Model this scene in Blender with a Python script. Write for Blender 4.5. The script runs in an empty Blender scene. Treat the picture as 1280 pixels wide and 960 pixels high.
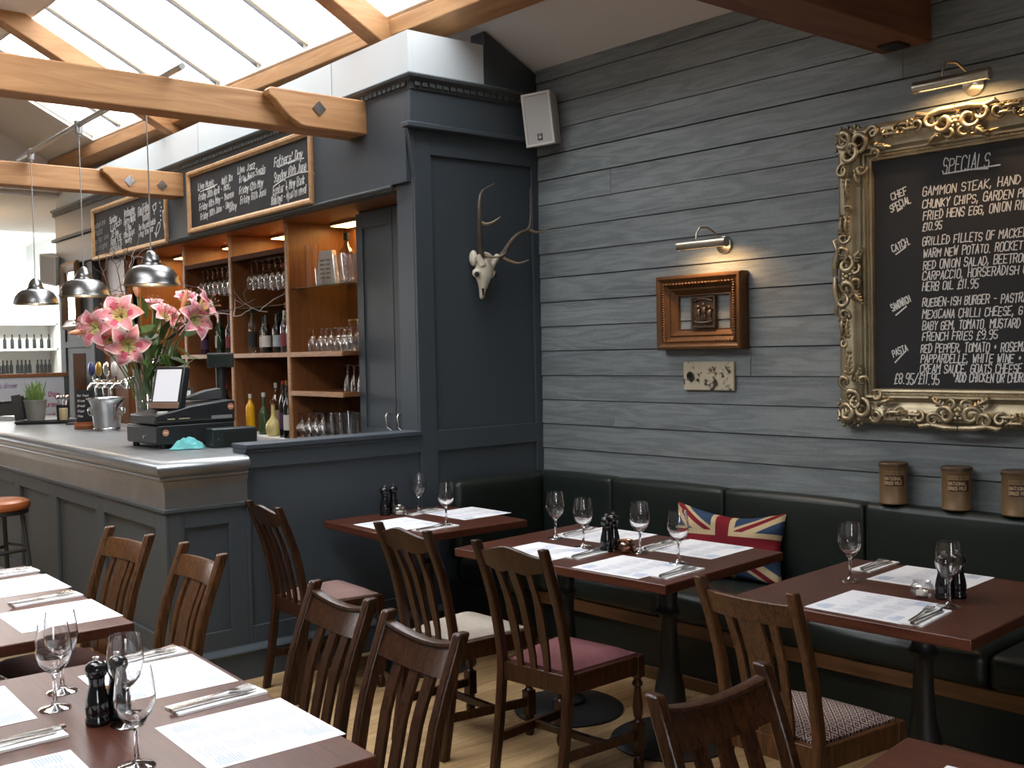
import bpy, bmesh, math, random
from mathutils import Vector, Matrix
random.seed(7)
PI = math.pi
sc = bpy.context.scene
COL = sc.collection

# ------------------------------------------------------------------ camera
FPX, CAMH = 1320.0, 1.6
R_RIGHT = Vector((0.7737, -0.6332, -0.0213))
R_UP = Vector((0.0366, 0.0112, 0.9993))
R_RIGHT.normalize()
R_BACK = R_RIGHT.cross(R_UP).normalized()
R_UP = R_BACK.cross(R_RIGHT).normalized()
CAM = Vector((0, 0, CAMH))
cd = bpy.data.cameras.new('camera')
cd.sensor_width = 36.0
cd.lens = FPX / 1280 * 36.0
cd.clip_start = 0.05
cam = bpy.data.objects.new('camera', cd)
M = Matrix.Identity(4)
for i, a in enumerate((R_RIGHT, R_UP, R_BACK)):
    for j in range(3):
        M[j][i] = a[j]
M.translation = CAM
cam.matrix_world = M
COL.objects.link(cam)
sc.camera = cam

# ------------------------------------------------------------------ light and exposure
SKY = 14.0
EXPOSURE = 0.0
w = bpy.data.worlds.new('sky')
sc.world = w
w.use_nodes = True
bg = w.node_tree.nodes['Background']
bg.inputs[0].default_value = (0.96, 0.98, 1.0, 1)
bg.inputs[1].default_value = SKY
_nt = w.node_tree; _tc = _nt.nodes.new('ShaderNodeTexCoord'); _sp = _nt.nodes.new('ShaderNodeSeparateXYZ'); _cr = _nt.nodes.new('ShaderNodeValToRGB')
_cr.color_ramp.elements[0].position = 0.0; _cr.color_ramp.elements[0].color = (0.10, 0.10, 0.09, 1)      # ground outside
_cr.color_ramp.elements[1].position = 0.06; _cr.color_ramp.elements[1].color = (0.96, 0.98, 1.0, 1)     # bright overcast sky
_nt.links.new(_tc.outputs['Generated'], _sp.inputs[0]); _nt.links.new(_sp.outputs[2], _cr.inputs['Fac']); _nt.links.new(_cr.outputs['Color'], bg.inputs[0])
sc.view_settings.view_transform = 'Standard'
sc.view_settings.look = 'None'
sc.view_settings.gamma = 1
sc.view_settings.use_curve_mapping = False
sc.view_settings.exposure = EXPOSURE
sc.cycles.use_denoising = True
sc.cycles.max_bounces = 10
sc.cycles.transparent_max_bounces = 24
sc.cycles.transmission_bounces = 10
sc.cycles.caustics_reflective = False
sc.cycles.caustics_refractive = True
sc.cycles.blur_glossy = 1.0
sc.cycles.sample_clamp_indirect = 6.0

WALL_O = Vector((4.233, 4.866, 0))          # inner corner of panelled column and plank wall
WALL_A = math.radians(3.19)                 # the plank wall is not quite square to the bar
WM = Matrix.Translation(WALL_O) @ Matrix.Rotation(WALL_A, 4, 'Z')   # local +y runs away along the wall, -x into the room

def portal(name, mat, sx, sy):
    l = bpy.data.lights.new(name, 'AREA')
    l.shape = 'RECTANGLE'; l.size = sx; l.size_y = sy
    l.energy = 1
    l.cycles.is_portal = True
    o = bpy.data.objects.new(name, l); COL.objects.link(o)
    o.matrix_world = mat
    return o
# roof profile in the plank wall's frame: (x', z)
ROOF = lambda x: 3.27 - 0.505 * x if x > -1.75 else (4.154 if x > -3.0 else 4.154 + 0.32 * (x + 3.0))
RL = dict(x0=-1.73, x1=-0.69, y0=-1.0, y1=5.2)      # right rooflight
LL = dict(x0=-4.5, x1=-3.10, y0=-3.3, y1=0.9)       # left rooflight
def roof_portal(name, d, drop):
    cx, cy = (d['x0'] + d['x1']) / 2, (d['y0'] + d['y1']) / 2
    z0, z1 = ROOF(d['x0']), ROOF(d['x1'])
    ang = math.atan2(z1 - z0, d['x1'] - d['x0'])
    m = WM @ Matrix.Translation((cx, cy, (z0 + z1) / 2 - drop)) @ Matrix.Rotation(-ang, 4, 'Y')
    portal(name, m, math.hypot(d['x1'] - d['x0'], z1 - z0), d['y1'] - d['y0'])
roof_portal('rooflight_portal', RL, 0.04)
roof_portal('rooflight_portal', LL, 0.04)
FAR_Y = 16.3
portal('far_window_portal', Matrix.Translation((2.2, FAR_Y - 0.03, 1.9)) @ Matrix.Rotation(-PI / 2, 4, 'X'), 4.4, 2.4)
FRONT_Y = -3.0
portal('front_window_portal', Matrix.Translation((-0.4, FRONT_Y + 0.03, 1.75)) @ Matrix.Rotation(PI / 2, 4, 'X'), 1.4, 1.7)

# ------------------------------------------------------------------ materials
MATS = {}
def nm(name):
    m = bpy.data.materials.new(name); m.use_nodes = True
    nt = m.node_tree
    return m, nt, nt.nodes['Principled BSDF']
def mat(name, c, rough=0.5, metal=0.0, spec=0.5, noise=0.0, nscale=30.0, bump=0.0, emit=None, es=1.0, coat=0.0):
    if name in MATS: return MATS[name]
    m, nt, b = nm(name)
    b.inputs['Base Color'].default_value = (*c, 1)
    b.inputs['Roughness'].default_value = rough
    b.inputs['Metallic'].default_value = metal
    b.inputs['Specular IOR Level'].default_value = spec
    b.inputs['Coat Weight'].default_value = coat
    if emit:
        b.inputs['Emission Color'].default_value = (*emit, 1)
        b.inputs['Emission Strength'].default_value = es
    if noise or bump:
        tc = nt.nodes.new('ShaderNodeTexCoord'); n = nt.nodes.new('ShaderNodeTexNoise')
        n.inputs['Scale'].default_value = nscale; n.inputs['Detail'].default_value = 5
        nt.links.new(tc.outputs['Object'], n.inputs['Vector'])
        if noise:
            r = nt.nodes.new('ShaderNodeMix'); r.data_type = 'RGBA'
            r.inputs[6].default_value = (*[x * (1 - noise) for x in c], 1)
            r.inputs[7].default_value = (*[min(1, x * (1 + noise)) for x in c], 1)
            nt.links.new(n.outputs['Fac'], r.inputs[0]); nt.links.new(r.outputs[2], b.inputs['Base Color'])
        if bump:
            bp = nt.nodes.new('ShaderNodeBump'); bp.inputs['Strength'].default_value = bump
            bp.inputs['Distance'].default_value = 0.01
            nt.links.new(n.outputs['Fac'], bp.inputs['Height']); nt.links.new(bp.outputs['Normal'], b.inputs['Normal'])
    MATS[name] = m
    return m
def wood(name, dark, light, stretch=(12, 1, 12), scale=6.0, rough=0.4, bump=0.08, coat=0.0, contrast=(0.35, 0.7), spec=0.5):
    """grain: noise stretched along one axis plus a fine fibre noise"""
    m, nt, b = nm(name)
    tc = nt.nodes.new('ShaderNodeTexCoord'); mp = nt.nodes.new('ShaderNodeMapping')
    mp.inputs['Scale'].default_value = stretch
    nt.links.new(tc.outputs['Object'], mp.inputs['Vector'])
    n = nt.nodes.new('ShaderNodeTexNoise'); n.inputs['Scale'].default_value = scale
    n.inputs['Detail'].default_value = 6; n.inputs['Distortion'].default_value = 1.2
    nt.links.new(mp.outputs['Vector'], n.inputs['Vector'])
    cr = nt.nodes.new('ShaderNodeValToRGB')
    cr.color_ramp.elements[0].position = contrast[0]; cr.color_ramp.elements[0].color = (*dark, 1)
    cr.color_ramp.elements[1].position = contrast[1]; cr.color_ramp.elements[1].color = (*light, 1)
    nt.links.new(n.outputs['Fac'], cr.inputs['Fac']); nt.links.new(cr.outputs['Color'], b.inputs['Base Color'])
    b.inputs['Roughness'].default_value = rough; b.inputs['Coat Weight'].default_value = coat
    b.inputs['Specular IOR Level'].default_value = spec
    bp = nt.nodes.new('ShaderNodeBump'); bp.inputs['Strength'].default_value = bump; bp.inputs['Distance'].default_value = 0.01
    nt.links.new(n.outputs['Fac'], bp.inputs['Height']); nt.links.new(bp.outputs['Normal'], b.inputs['Normal'])
    MATS[name] = m
    return m
def rings(name, dark, light, axis='Y', rough=0.55, scale=3.0, bump=0.25, stretch=(1, .12, 1), contrast=(.25, .8)):
    """plain-sawn boards: contour bands of a stretched noise, like cathedral grain"""
    m, nt, b = nm(name)
    tc = nt.nodes.new('ShaderNodeTexCoord'); mp = nt.nodes.new('ShaderNodeMapping')
    mp.inputs['Scale'].default_value = stretch
    nt.links.new(tc.outputs['Object'], mp.inputs['Vector'])
    at = nt.nodes.new('ShaderNodeAttribute'); at.attribute_name = 'board'
    ad = nt.nodes.new('ShaderNodeVectorMath'); ad.operation = 'ADD'
    nt.links.new(mp.outputs['Vector'], ad.inputs[0]); nt.links.new(at.outputs['Vector'], ad.inputs[1])
    n = nt.nodes.new('ShaderNodeTexNoise'); n.inputs['Scale'].default_value = scale; n.inputs['Detail'].default_value = 2
    nt.links.new(ad.outputs[0], n.inputs['Vector'])
    mu = nt.nodes.new('ShaderNodeMath'); mu.operation = 'MULTIPLY'; mu.inputs[1].default_value = 34
    nt.links.new(n.outputs['Fac'], mu.inputs[0])
    sn = nt.nodes.new('ShaderNodeMath'); sn.operation = 'SINE'; nt.links.new(mu.outputs[0], sn.inputs[0])
    mp2 = nt.nodes.new('ShaderNodeMapping'); mp2.inputs['Scale'].default_value = [s * 40 for s in stretch]
    nt.links.new(tc.outputs['Object'], mp2.inputs['Vector'])
    n2 = nt.nodes.new('ShaderNodeTexNoise'); n2.inputs['Scale'].default_value = 2; n2.inputs['Detail'].default_value = 5
    nt.links.new(mp2.outputs['Vector'], n2.inputs['Vector'])
    n3 = nt.nodes.new('ShaderNodeTexNoise'); n3.inputs['Scale'].default_value = 1.3; n3.inputs['Detail'].default_value = 3
    nt.links.new(ad.outputs[0], n3.inputs['Vector'])
    ma = nt.nodes.new('ShaderNodeMath'); ma.operation = 'MULTIPLY_ADD'; ma.inputs[1].default_value = 0.17
    nt.links.new(sn.outputs[0], ma.inputs[0]); nt.links.new(n2.outputs['Fac'], ma.inputs[2])
    mb = nt.nodes.new('ShaderNodeMath'); mb.operation = 'ADD'
    nt.links.new(ma.outputs[0], mb.inputs[0]); nt.links.new(n3.outputs['Fac'], mb.inputs[1])
    mc = nt.nodes.new('ShaderNodeMath'); mc.operation = 'MULTIPLY'; mc.inputs[1].default_value = 0.5
    nt.links.new(mb.outputs[0], mc.inputs[0])
    cr = nt.nodes.new('ShaderNodeValToRGB')
    cr.color_ramp.elements[0].position = contrast[0]; cr.color_ramp.elements[0].color = (*dark, 1)
    cr.color_ramp.elements[1].position = contrast[1]; cr.color_ramp.elements[1].color = (*light, 1)
    nt.links.new(mc.outputs[0], cr.inputs['Fac']); nt.links.new(cr.outputs['Color'], b.inputs['Base Color'])
    b.inputs['Roughness'].default_value = rough
    bp = nt.nodes.new('ShaderNodeBump'); bp.inputs['Strength'].default_value = bump; bp.inputs['Distance'].default_value = 0.004
    nt.links.new(mc.outputs[0], bp.inputs['Height']); nt.links.new(bp.outputs['Normal'], b.inputs['Normal'])
    MATS[name] = m
    return m
def glass(name, c=(1, 1, 1), ior=1.5, rough=0.0):
    m, nt, b = nm(name)
    b.inputs['Base Color'].default_value = (*c, 1); b.inputs['Roughness'].default_value = rough
    b.inputs['Transmission Weight'].default_value = 1; b.inputs['IOR'].default_value = ior
    MATS[name] = m
    return m
def thin_glass(name, tint=(1, 1, 1), gloss=0.10, refl=0.5):
    m, nt, b = nm(name)
    nt.nodes.remove(b)
    t = nt.nodes.new('ShaderNodeBsdfTransparent'); t.inputs[0].default_value = (*tint, 1)
    g = nt.nodes.new('ShaderNodeBsdfGlossy'); g.inputs['Roughness'].default_value = 0.02
    lw = nt.nodes.new('ShaderNodeLayerWeight'); lw.inputs['Blend'].default_value = 0.35
    mm = nt.nodes.new('ShaderNodeMath'); mm.operation = 'MULTIPLY_ADD'; mm.inputs[1].default_value = refl; mm.inputs[2].default_value = gloss * .4
    nt.links.new(lw.outputs['Facing'], mm.inputs[0])
    mx = nt.nodes.new('ShaderNodeMixShader')
    nt.links.new(mm.outputs[0], mx.inputs[0]); nt.links.new(t.outputs[0], mx.inputs[1]); nt.links.new(g.outputs[0], mx.inputs[2])
    nt.links.new(mx.outputs[0], nt.nodes['Material Output'].inputs[0])
    MATS[name] = m
    return m
def table_glass(name, fac=0.5, refl=0.5):
    m = thin_glass(name, (1, 1, 1), .12, refl); nt = m.node_tree
    out = nt.nodes['Material Output']; src = out.inputs[0].links[0].from_socket
    g = nt.nodes.new('ShaderNodeBsdfGlass'); g.inputs['IOR'].default_value = 1.48; g.inputs['Roughness'].default_value = 0
    mx = nt.nodes.new('ShaderNodeMixShader'); mx.inputs[0].default_value = fac
    nt.links.new(src, mx.inputs[1]); nt.links.new(g.outputs[0], mx.inputs[2]); nt.links.new(mx.outputs[0], out.inputs[0])
    return m
def check(name, c1, c2, scale=45.0, rough=0.9):
    """woven lozenge upholstery: nested diamonds from two crossed waves"""
    m, nt, b = nm(name)
    tc = nt.nodes.new('ShaderNodeTexCoord'); sp = nt.nodes.new('ShaderNodeSeparateXYZ')
    nt.links.new(tc.outputs['Object'], sp.inputs[0])
    def math1(op, a, bb, v=None):
        n = nt.nodes.new('ShaderNodeMath'); n.operation = op
        if isinstance(a, (int, float)): n.inputs[0].default_value = a
        else: nt.links.new(a, n.inputs[0])
        if bb is not None:
            if isinstance(bb, (int, float)): n.inputs[1].default_value = bb
            else: nt.links.new(bb, n.inputs[1])
        return n.outputs[0]
    px = math1('PINGPONG', math1('MULTIPLY', sp.outputs[0], scale), 0.5)
    py = math1('PINGPONG', math1('MULTIPLY', sp.outputs[1], scale * 1.15), 0.5)
    s = math1('ADD', px, py)
    f = math1('PINGPONG', math1('MULTIPLY', s, 3.0), 0.5)
    st = math1('GREATER_THAN', f, 0.24)
    mx = nt.nodes.new('ShaderNodeMix'); mx.data_type = 'RGBA'
    mx.inputs[6].default_value = (*c1, 1); mx.inputs[7].default_value = (*c2, 1)
    nt.links.new(st, mx.inputs[0]); nt.links.new(mx.outputs[2], b.inputs['Base Color'])
    b.inputs['Roughness'].default_value = rough; b.inputs['Specular IOR Level'].default_value = 0.15
    MATS[name] = m
    return m

PAINT = mat('slate_paint', (0.048, 0.061, 0.073), 0.5, noise=0.06, nscale=3)
def translucent(name, c):
    m, nt, b = nm(name); nt.nodes.remove(b)
    d = nt.nodes.new('ShaderNodeBsdfDiffuse'); d.inputs[0].default_value = (*c, 1)
    t = nt.nodes.new('ShaderNodeBsdfTranslucent'); t.inputs[0].default_value = (*c, 1)
    mx = nt.nodes.new('ShaderNodeMixShader'); mx.inputs[0].default_value = .5
    nt.links.new(d.outputs[0], mx.inputs[1]); nt.links.new(t.outputs[0], mx.inputs[2]); nt.links.new(mx.outputs[0], nt.nodes['Material Output'].inputs[0])
    MATS[name] = m
    return m
BAR = translucent('cream_glazing_bar', (.55, .50, .42))
PAINT_DK = mat('slate_paint_worn', (0.058, 0.067, 0.071), 0.62, spec=.35, noise=0.08, nscale=4)
PLANK = rings('painted_planks', (0.098, 0.113, 0.118), (0.255, 0.280, 0.284), rough=0.6, scale=2.6, stretch=(6, .55, 6))
WHITE = mat('white_plaster', (0.72, 0.70, 0.68), 0.9, noise=0.03, nscale=2)
PALE = mat('pale_painted_board', (0.60, 0.64, 0.65), 0.7)
BEAM = wood('pine_beam', (0.29, 0.125, 0.042), (0.50, 0.27, 0.115), (1, 10, 10), 1.6, 0.6, 0.25, contrast=(.25, .75))
BEAM_Y = wood('pine_purlin', (0.32, 0.15, 0.055), (0.52, 0.29, 0.13), (10, 1, 10), 1.6, 0.6, 0.25, contrast=(.25, .75))
BEAM_DK = wood('dark_beam', (0.13, 0.050, 0.024), (0.24, 0.10, 0.048), (1, 10, 10), 1.6, 0.6, 0.35, contrast=(.25, .75))
TABLE = wood('mahogany_stain', (0.045, 0.012, 0.007), (0.110, 0.033, 0.017), (14, 1, 14), 3.5, 0.32, 0.05, contrast=(.25, .8))
CHAIR = wood('dark_oak', (0.015, 0.0052, 0.0022), (0.058, 0.0205, 0.0068), (22, 22, 2.0), 4, 0.30, 0.10, spec=.35)
CHAIR2 = wood('worn_oak', (0.036, 0.0138, 0.0050), (0.120, 0.049, 0.0155), (22, 22, 2.0), 4, 0.32, 0.10, spec=.35)
SHELF = wood('sapele_shelving', (0.165, 0.062, 0.021), (0.275, 0.112, 0.042), (16, 16, 1.4), 3, 0.42, 0.04, contrast=(.2, .85))
SHELF_EDGE = wood('oak_shelf_edge', (0.36, 0.18, 0.08), (0.50, 0.28, 0.14), (16, 2, 16), 3, 0.45, 0.04)
FLOOR = rings('oak_floor', (0.25, 0.150, 0.065), (0.52, 0.350, 0.180), rough=0.42, scale=2.2, stretch=(.55, 6, 6), bump=0.15)
LEATHER = mat('bottle_green_leather', (0.010, 0.015, 0.0125), 0.40, spec=.4, noise=0.25, nscale=18, bump=0.10)
ZINC = mat('zinc', (0.255, 0.268, 0.275), 0.40, 0.8, noise=0.22, nscale=7, bump=0.03)
STEEL = mat('brushed_steel', (0.62, 0.62, 0.62), 0.22, 1.0)
PEWTER = mat('spun_pewter', (0.19, 0.19, 0.188), 0.30, 1.0, noise=0.1, nscale=6)
CHROME = mat('chrome', (0.8, 0.8, 0.8), 0.08, 1.0)
SILVER = mat('cutlery_steel', (0.62, 0.60, 0.58), 0.2, 1.0)
BLACK = mat('black_lacquer', (0.006, 0.006, 0.007), 0.12, spec=0.5, coat=0.2)
BLKPL = mat('black_plastic', (0.014, 0.015, 0.016), 0.45)
BLKMT = mat('black_iron', (0.010, 0.010, 0.010), 0.5)
SLATE = mat('chalkboard', (0.012, 0.012, 0.013), 0.75, noise=0.2, nscale=8)
CHALK = mat('chalk_pen', (0.72, 0.72, 0.70), 0.9)
CHALKG = mat('faint_chalk', (0.28, 0.28, 0.28), 0.9)
PAPER = mat('white_paper', (0.80, 0.80, 0.82), 0.85)
PRINT = mat('pale_blue_print', (0.40, 0.49, 0.66), 0.9)
PRINTL = mat('faint_print', (0.46, 0.49, 0.58), 0.9)
LINEN = mat('white_napkin', (0.82, 0.81, 0.80), 0.9)
GILT = mat('aged_gilt', (0.40, 0.30, 0.155), 0.36, 0.85, noise=0.45, nscale=14, bump=0.1)
GILT2 = mat('silvery_gilt', (0.38, 0.32, 0.21), 0.36, 0.8, noise=0.45, nscale=14, bump=0.1)
GOLDW = mat('bronze_gilt', (0.120, 0.054, 0.018), 0.42, 0.4, noise=0.35, nscale=22, bump=0.25)
FRAMEW = wood('light_oak_frame', (0.42, 0.23, 0.10), (0.58, 0.36, 0.18), (4, 4, 4), 4, 0.45, 0.05)
BRASS = mat('antique_brass', (0.46, 0.42, 0.34), 0.3, 1.0)
BONE = mat('bone', (0.66, 0.60, 0.48), 0.7, noise=0.15, nscale=40, bump=0.1)
HORN = mat('antler', (0.085, 0.062, 0.045), 0.5, noise=0.5, nscale=60, bump=0.3)
HORN2 = mat('pale_antler', (0.26, 0.19, 0.12), 0.5, noise=0.4, nscale=60, bump=0.2)
CREAM = mat('cream_plastic', (0.60, 0.58, 0.53), 0.5)
GRILLE = mat('speaker_mesh', (0.44, 0.43, 0.41), 0.7, noise=0.1, nscale=300)
WHITEM = mat('white_counter', (0.78, 0.77, 0.75), 0.4)
GLASS = glass('clear_glass')
THIN = thin_glass('thin_clear_glass', (1, 1, 1), .15, .6)
ROOFGL = thin_glass('rooflight_glass', (0.97, 0.98, 1.0), 0.03)
AMBER = thin_glass('amber_glass', (0.62, 0.36, 0.14), 0.3)
SEAT_CR = mat('cream_fabric', (0.42, 0.36, 0.30), 0.95, spec=0.1, noise=0.12, nscale=60, bump=0.1)
SEAT_MV = mat('mauve_corduroy', (0.165, 0.066, 0.070), 0.95, spec=0.1, noise=0.18, nscale=40, bump=0.1)
SEAT_DM = check('lozenge_fabric', (0.36, 0.30, 0.26), (0.085, 0.035, 0.034), 26)
SEAT_PK = check('pink_weave', (0.34, 0.24, 0.21), (0.17, 0.085, 0.075), 75)
SEAT_BR = mat('brown_fabric', (0.075, 0.036, 0.030), 0.95, spec=0.1, noise=0.2, nscale=60)
ORANGE = mat('tan_leather', (0.34, 0.095, 0.026), 0.35, noise=0.15, nscale=12)

# ------------------------------------------------------------------ mesh helpers
class MB:
    def __init__(s): s.v = []; s.f = []; s.mi = []; s.at = []
    def add(s, vs, fs, mi=0, T=None, at=(0, 0, 0)):
        n = len(s.v)
        for p in vs:
            p = Vector(p)
            s.v.append(tuple(T @ p) if T is not None else tuple(p)); s.at.append(at)
        for k, f in enumerate(fs):
            s.f.append(tuple(i + n for i in f)); s.mi.append(mi[k] if isinstance(mi, list) else mi)
        return s
    def box(s, x0, x1, y0, y1, z0, z1, mi=0, T=None, at=(0, 0, 0)):
        vs = [(x0, y0, z0), (x1, y0, z0), (x1, y1, z0), (x0, y1, z0), (x0, y0, z1), (x1, y0, z1), (x1, y1, z1), (x0, y1, z1)]
        fs = [(0, 3, 2, 1), (4, 5, 6, 7), (0, 1, 5, 4), (1, 2, 6, 5), (2, 3, 7, 6), (3, 0, 4, 7)]
        return s.add(vs, fs, mi, T, at)
    def loft(s, secs, mi=0, T=None, cap=True, closed=True, at=(0, 0, 0)):
        n = len(secs[0]); vs = [p for q in secs for p in q]; fs = []
        for i in range(len(secs) - 1):
            for j in range(n if closed else n - 1):
                k = (j + 1) % n
                fs.append((i * n + j, i * n + k, (i + 1) * n + k, (i + 1) * n + j))
        if cap and closed:
            fs.append(tuple(range(n - 1, -1, -1))); fs.append(tuple((len(secs) - 1) * n + j for j in range(n)))
        return s.add(vs, fs, mi, T, at)
    def prism(s, poly, d, mi=0, T=None, at=(0, 0, 0)):
        """poly in the xz plane, extruded from y=d[0] to y=d[1]"""
        return s.loft([[(x, d[0], z) for x, z in poly], [(x, d[1], z) for x, z in poly]], mi, T, True, True, at)
    def lathe(s, prof, seg=24, mi=0, T=None, closed=False):
        vs = []; fs = []; n = len(prof)
        for r, z in prof:
            for k in range(seg):
                a = 2 * PI * k / seg; vs.append((r * math.cos(a), r * math.sin(a), z))
        rng = n if closed else n - 1
        for i in range(rng):
            i2 = (i + 1) % n
            for k in range(seg):
                k2 = (k + 1) % seg
                fs.append((i * seg + k, i * seg + k2, i2 * seg + k2, i2 * seg + k))
        if not closed:
            if prof[0][0] > 1e-5: fs.append(tuple(range(seg - 1, -1, -1)))
            if prof[-1][0] > 1e-5: fs.append(tuple((n - 1) * seg + k for k in range(seg)))
        return s.add(vs, fs, mi, T)
    def tube(s, pts, r, seg=8, mi=0, T=None, flat=1.0, cap=True):
        pts = [Vector(p) for p in pts]; n = len(pts); secs = []
        rs = r if isinstance(r, (list, tuple)) else [r] * n
        up = None
        for i in range(n):
            t = (pts[min(i + 1, n - 1)] - pts[max(i - 1, 0)])
            if t.length < 1e-9: t = Vector((0, 0, 1))
            t.normalize()
            if up is None:
                up = Vector((0, 0, 1)) if abs(t.z) < 0.9 else Vector((1, 0, 0))
            sd = t.cross(up)
            if sd.length < 1e-6: sd = t.cross(Vector((1, 0, 0)))
            sd.normalize(); up = sd.cross(t).normalized()
            secs.append([pts[i] + rs[i] * (sd * math.cos(2 * PI * k / seg) + up * math.sin(2 * PI * k / seg) * flat) for k in range(seg)])
        return s.loft(secs, mi, T, cap)
    def ball(s, c, r, mi=0, seg=10, rings=6, T=None):
        rr = r if isinstance(r, (tuple, list)) else (r, r, r)
        vs = [(c[0], c[1], c[2] - rr[2])]; fs = []
        for i in range(1, rings):
            a = -PI / 2 + PI * i / rings
            for k in range(seg):
                b = 2 * PI * k / seg
                vs.append((c[0] + rr[0] * math.cos(a) * math.cos(b), c[1] + rr[1] * math.cos(a) * math.sin(b), c[2] + rr[2] * math.sin(a)))
        vs.append((c[0], c[1], c[2] + rr[2])); L = len(vs) - 1
        for k in range(seg):
            k2 = (k + 1) % seg
            fs.append((0, 1 + k2, 1 + k)); fs.append((L, 1 + (rings - 2) * seg + k, 1 + (rings - 2) * seg + k2))
            for i in range(rings - 2):
                fs.append((1 + i * seg + k, 1 + i * seg + k2, 1 + (i + 1) * seg + k2, 1 + (i + 1) * seg + k))
        return s.add(vs, fs, mi, T)
    def mesh(s, name, mats, smooth=40):
        me = bpy.data.meshes.new(name)
        me.from_pydata(s.v, [], s.f)
        for m in (mats if isinstance(mats, (list, tuple)) else [mats]): me.materials.append(m)
        me.polygons.foreach_set('material_index', s.mi)
        if any(a != (0, 0, 0) for a in s.at):
            at = me.attributes.new('board', 'FLOAT_VECTOR', 'POINT')
            at.data.foreach_set('vector', [x for a in s.at for x in a])
        me.validate()
        bm = bmesh.new(); bm.from_mesh(me); bmesh.ops.recalc_face_normals(bm, faces=bm.faces); bm.to_mesh(me); bm.free()
        if smooth:
            me.shade_smooth(); me.set_sharp_from_angle(angle=math.radians(smooth))
        me.update()
        return me
def obj(name, mb, mats, parent=None, bevel=0.0, seg=2, smooth=40, sub=0, T=None):
    me = mb if isinstance(mb, bpy.types.Mesh) else mb.mesh(name, mats, smooth)
    o = bpy.data.objects.new(name, me); COL.objects.link(o)
    if parent: o.parent = parent
    if T is not None: o.matrix_local = T
    if bevel:
        b = o.modifiers.new('bevel', 'BEVEL'); b.width = bevel; b.segments = seg; b.limit_method = 'ANGLE'; b.angle_limit = math.radians(50)
        b.harden_normals = False
    if sub:
        s = o.modifiers.new('subd', 'SUBSURF'); s.levels = sub; s.render_levels = sub
    return o
def tag(o, label, cat, group=None, kind=None):
    if label: o['label'] = label
    if cat: o['category'] = cat
    if group: o['group'] = group
    if kind: o['kind'] = kind
    return o
def thing(name, label, cat, loc=(0, 0, 0), rotz=0.0, group=None, T=None):
    o = bpy.data.objects.new(name, None); COL.objects.link(o)
    o.empty_display_size = 0.05
    if T is not None: o.matrix_world = T
    else: o.location = loc; o.rotation_euler = (0, 0, rotz)
    return tag(o, label, cat, group)
def struct(name, mb, m, bevel=0.0, smooth=40, T=None, parent=None):
    o = obj(name, mb, m, parent, bevel, smooth=smooth, T=T)
    if parent is None: o['kind'] = 'structure'
    return o
def copy_tree(o, parent=None):
    c = o.copy(); COL.objects.link(c)
    if parent: c.parent = parent
    for ch in list(o.children): copy_tree(ch, c)
    return c
def dup(o, loc, rotz, label, group=None):
    c = copy_tree(o); c.location = loc; c.rotation_euler = (0, 0, rotz)
    c['label'] = label
    if group: c['group'] = group
    return c
# pixel helpers: a picture measurement turned into a place on a real surface
def ray(px, py): return R_RIGHT * (px - 640) + R_UP * (480 - py) - R_BACK * FPX
def atz(px, py, z):
    d = ray(px, py); return CAM + d * ((z - CAMH) / d.z)
def aty(px, py, y):
    d = ray(px, py); return CAM + d * (y / d.y)
def atx(px, py, x):
    d = ray(px, py); return CAM + d * (x / d.x)
WMI = WM.inverted()
def onw(px, py, off=0.0):
    """point on the plank wall in the wall's own frame (0, s, z)"""
    c = WMI @ CAM; d = WMI.to_3x3() @ ray(px, py)
    return c + d * ((-off - c.x) / d.x)

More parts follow.
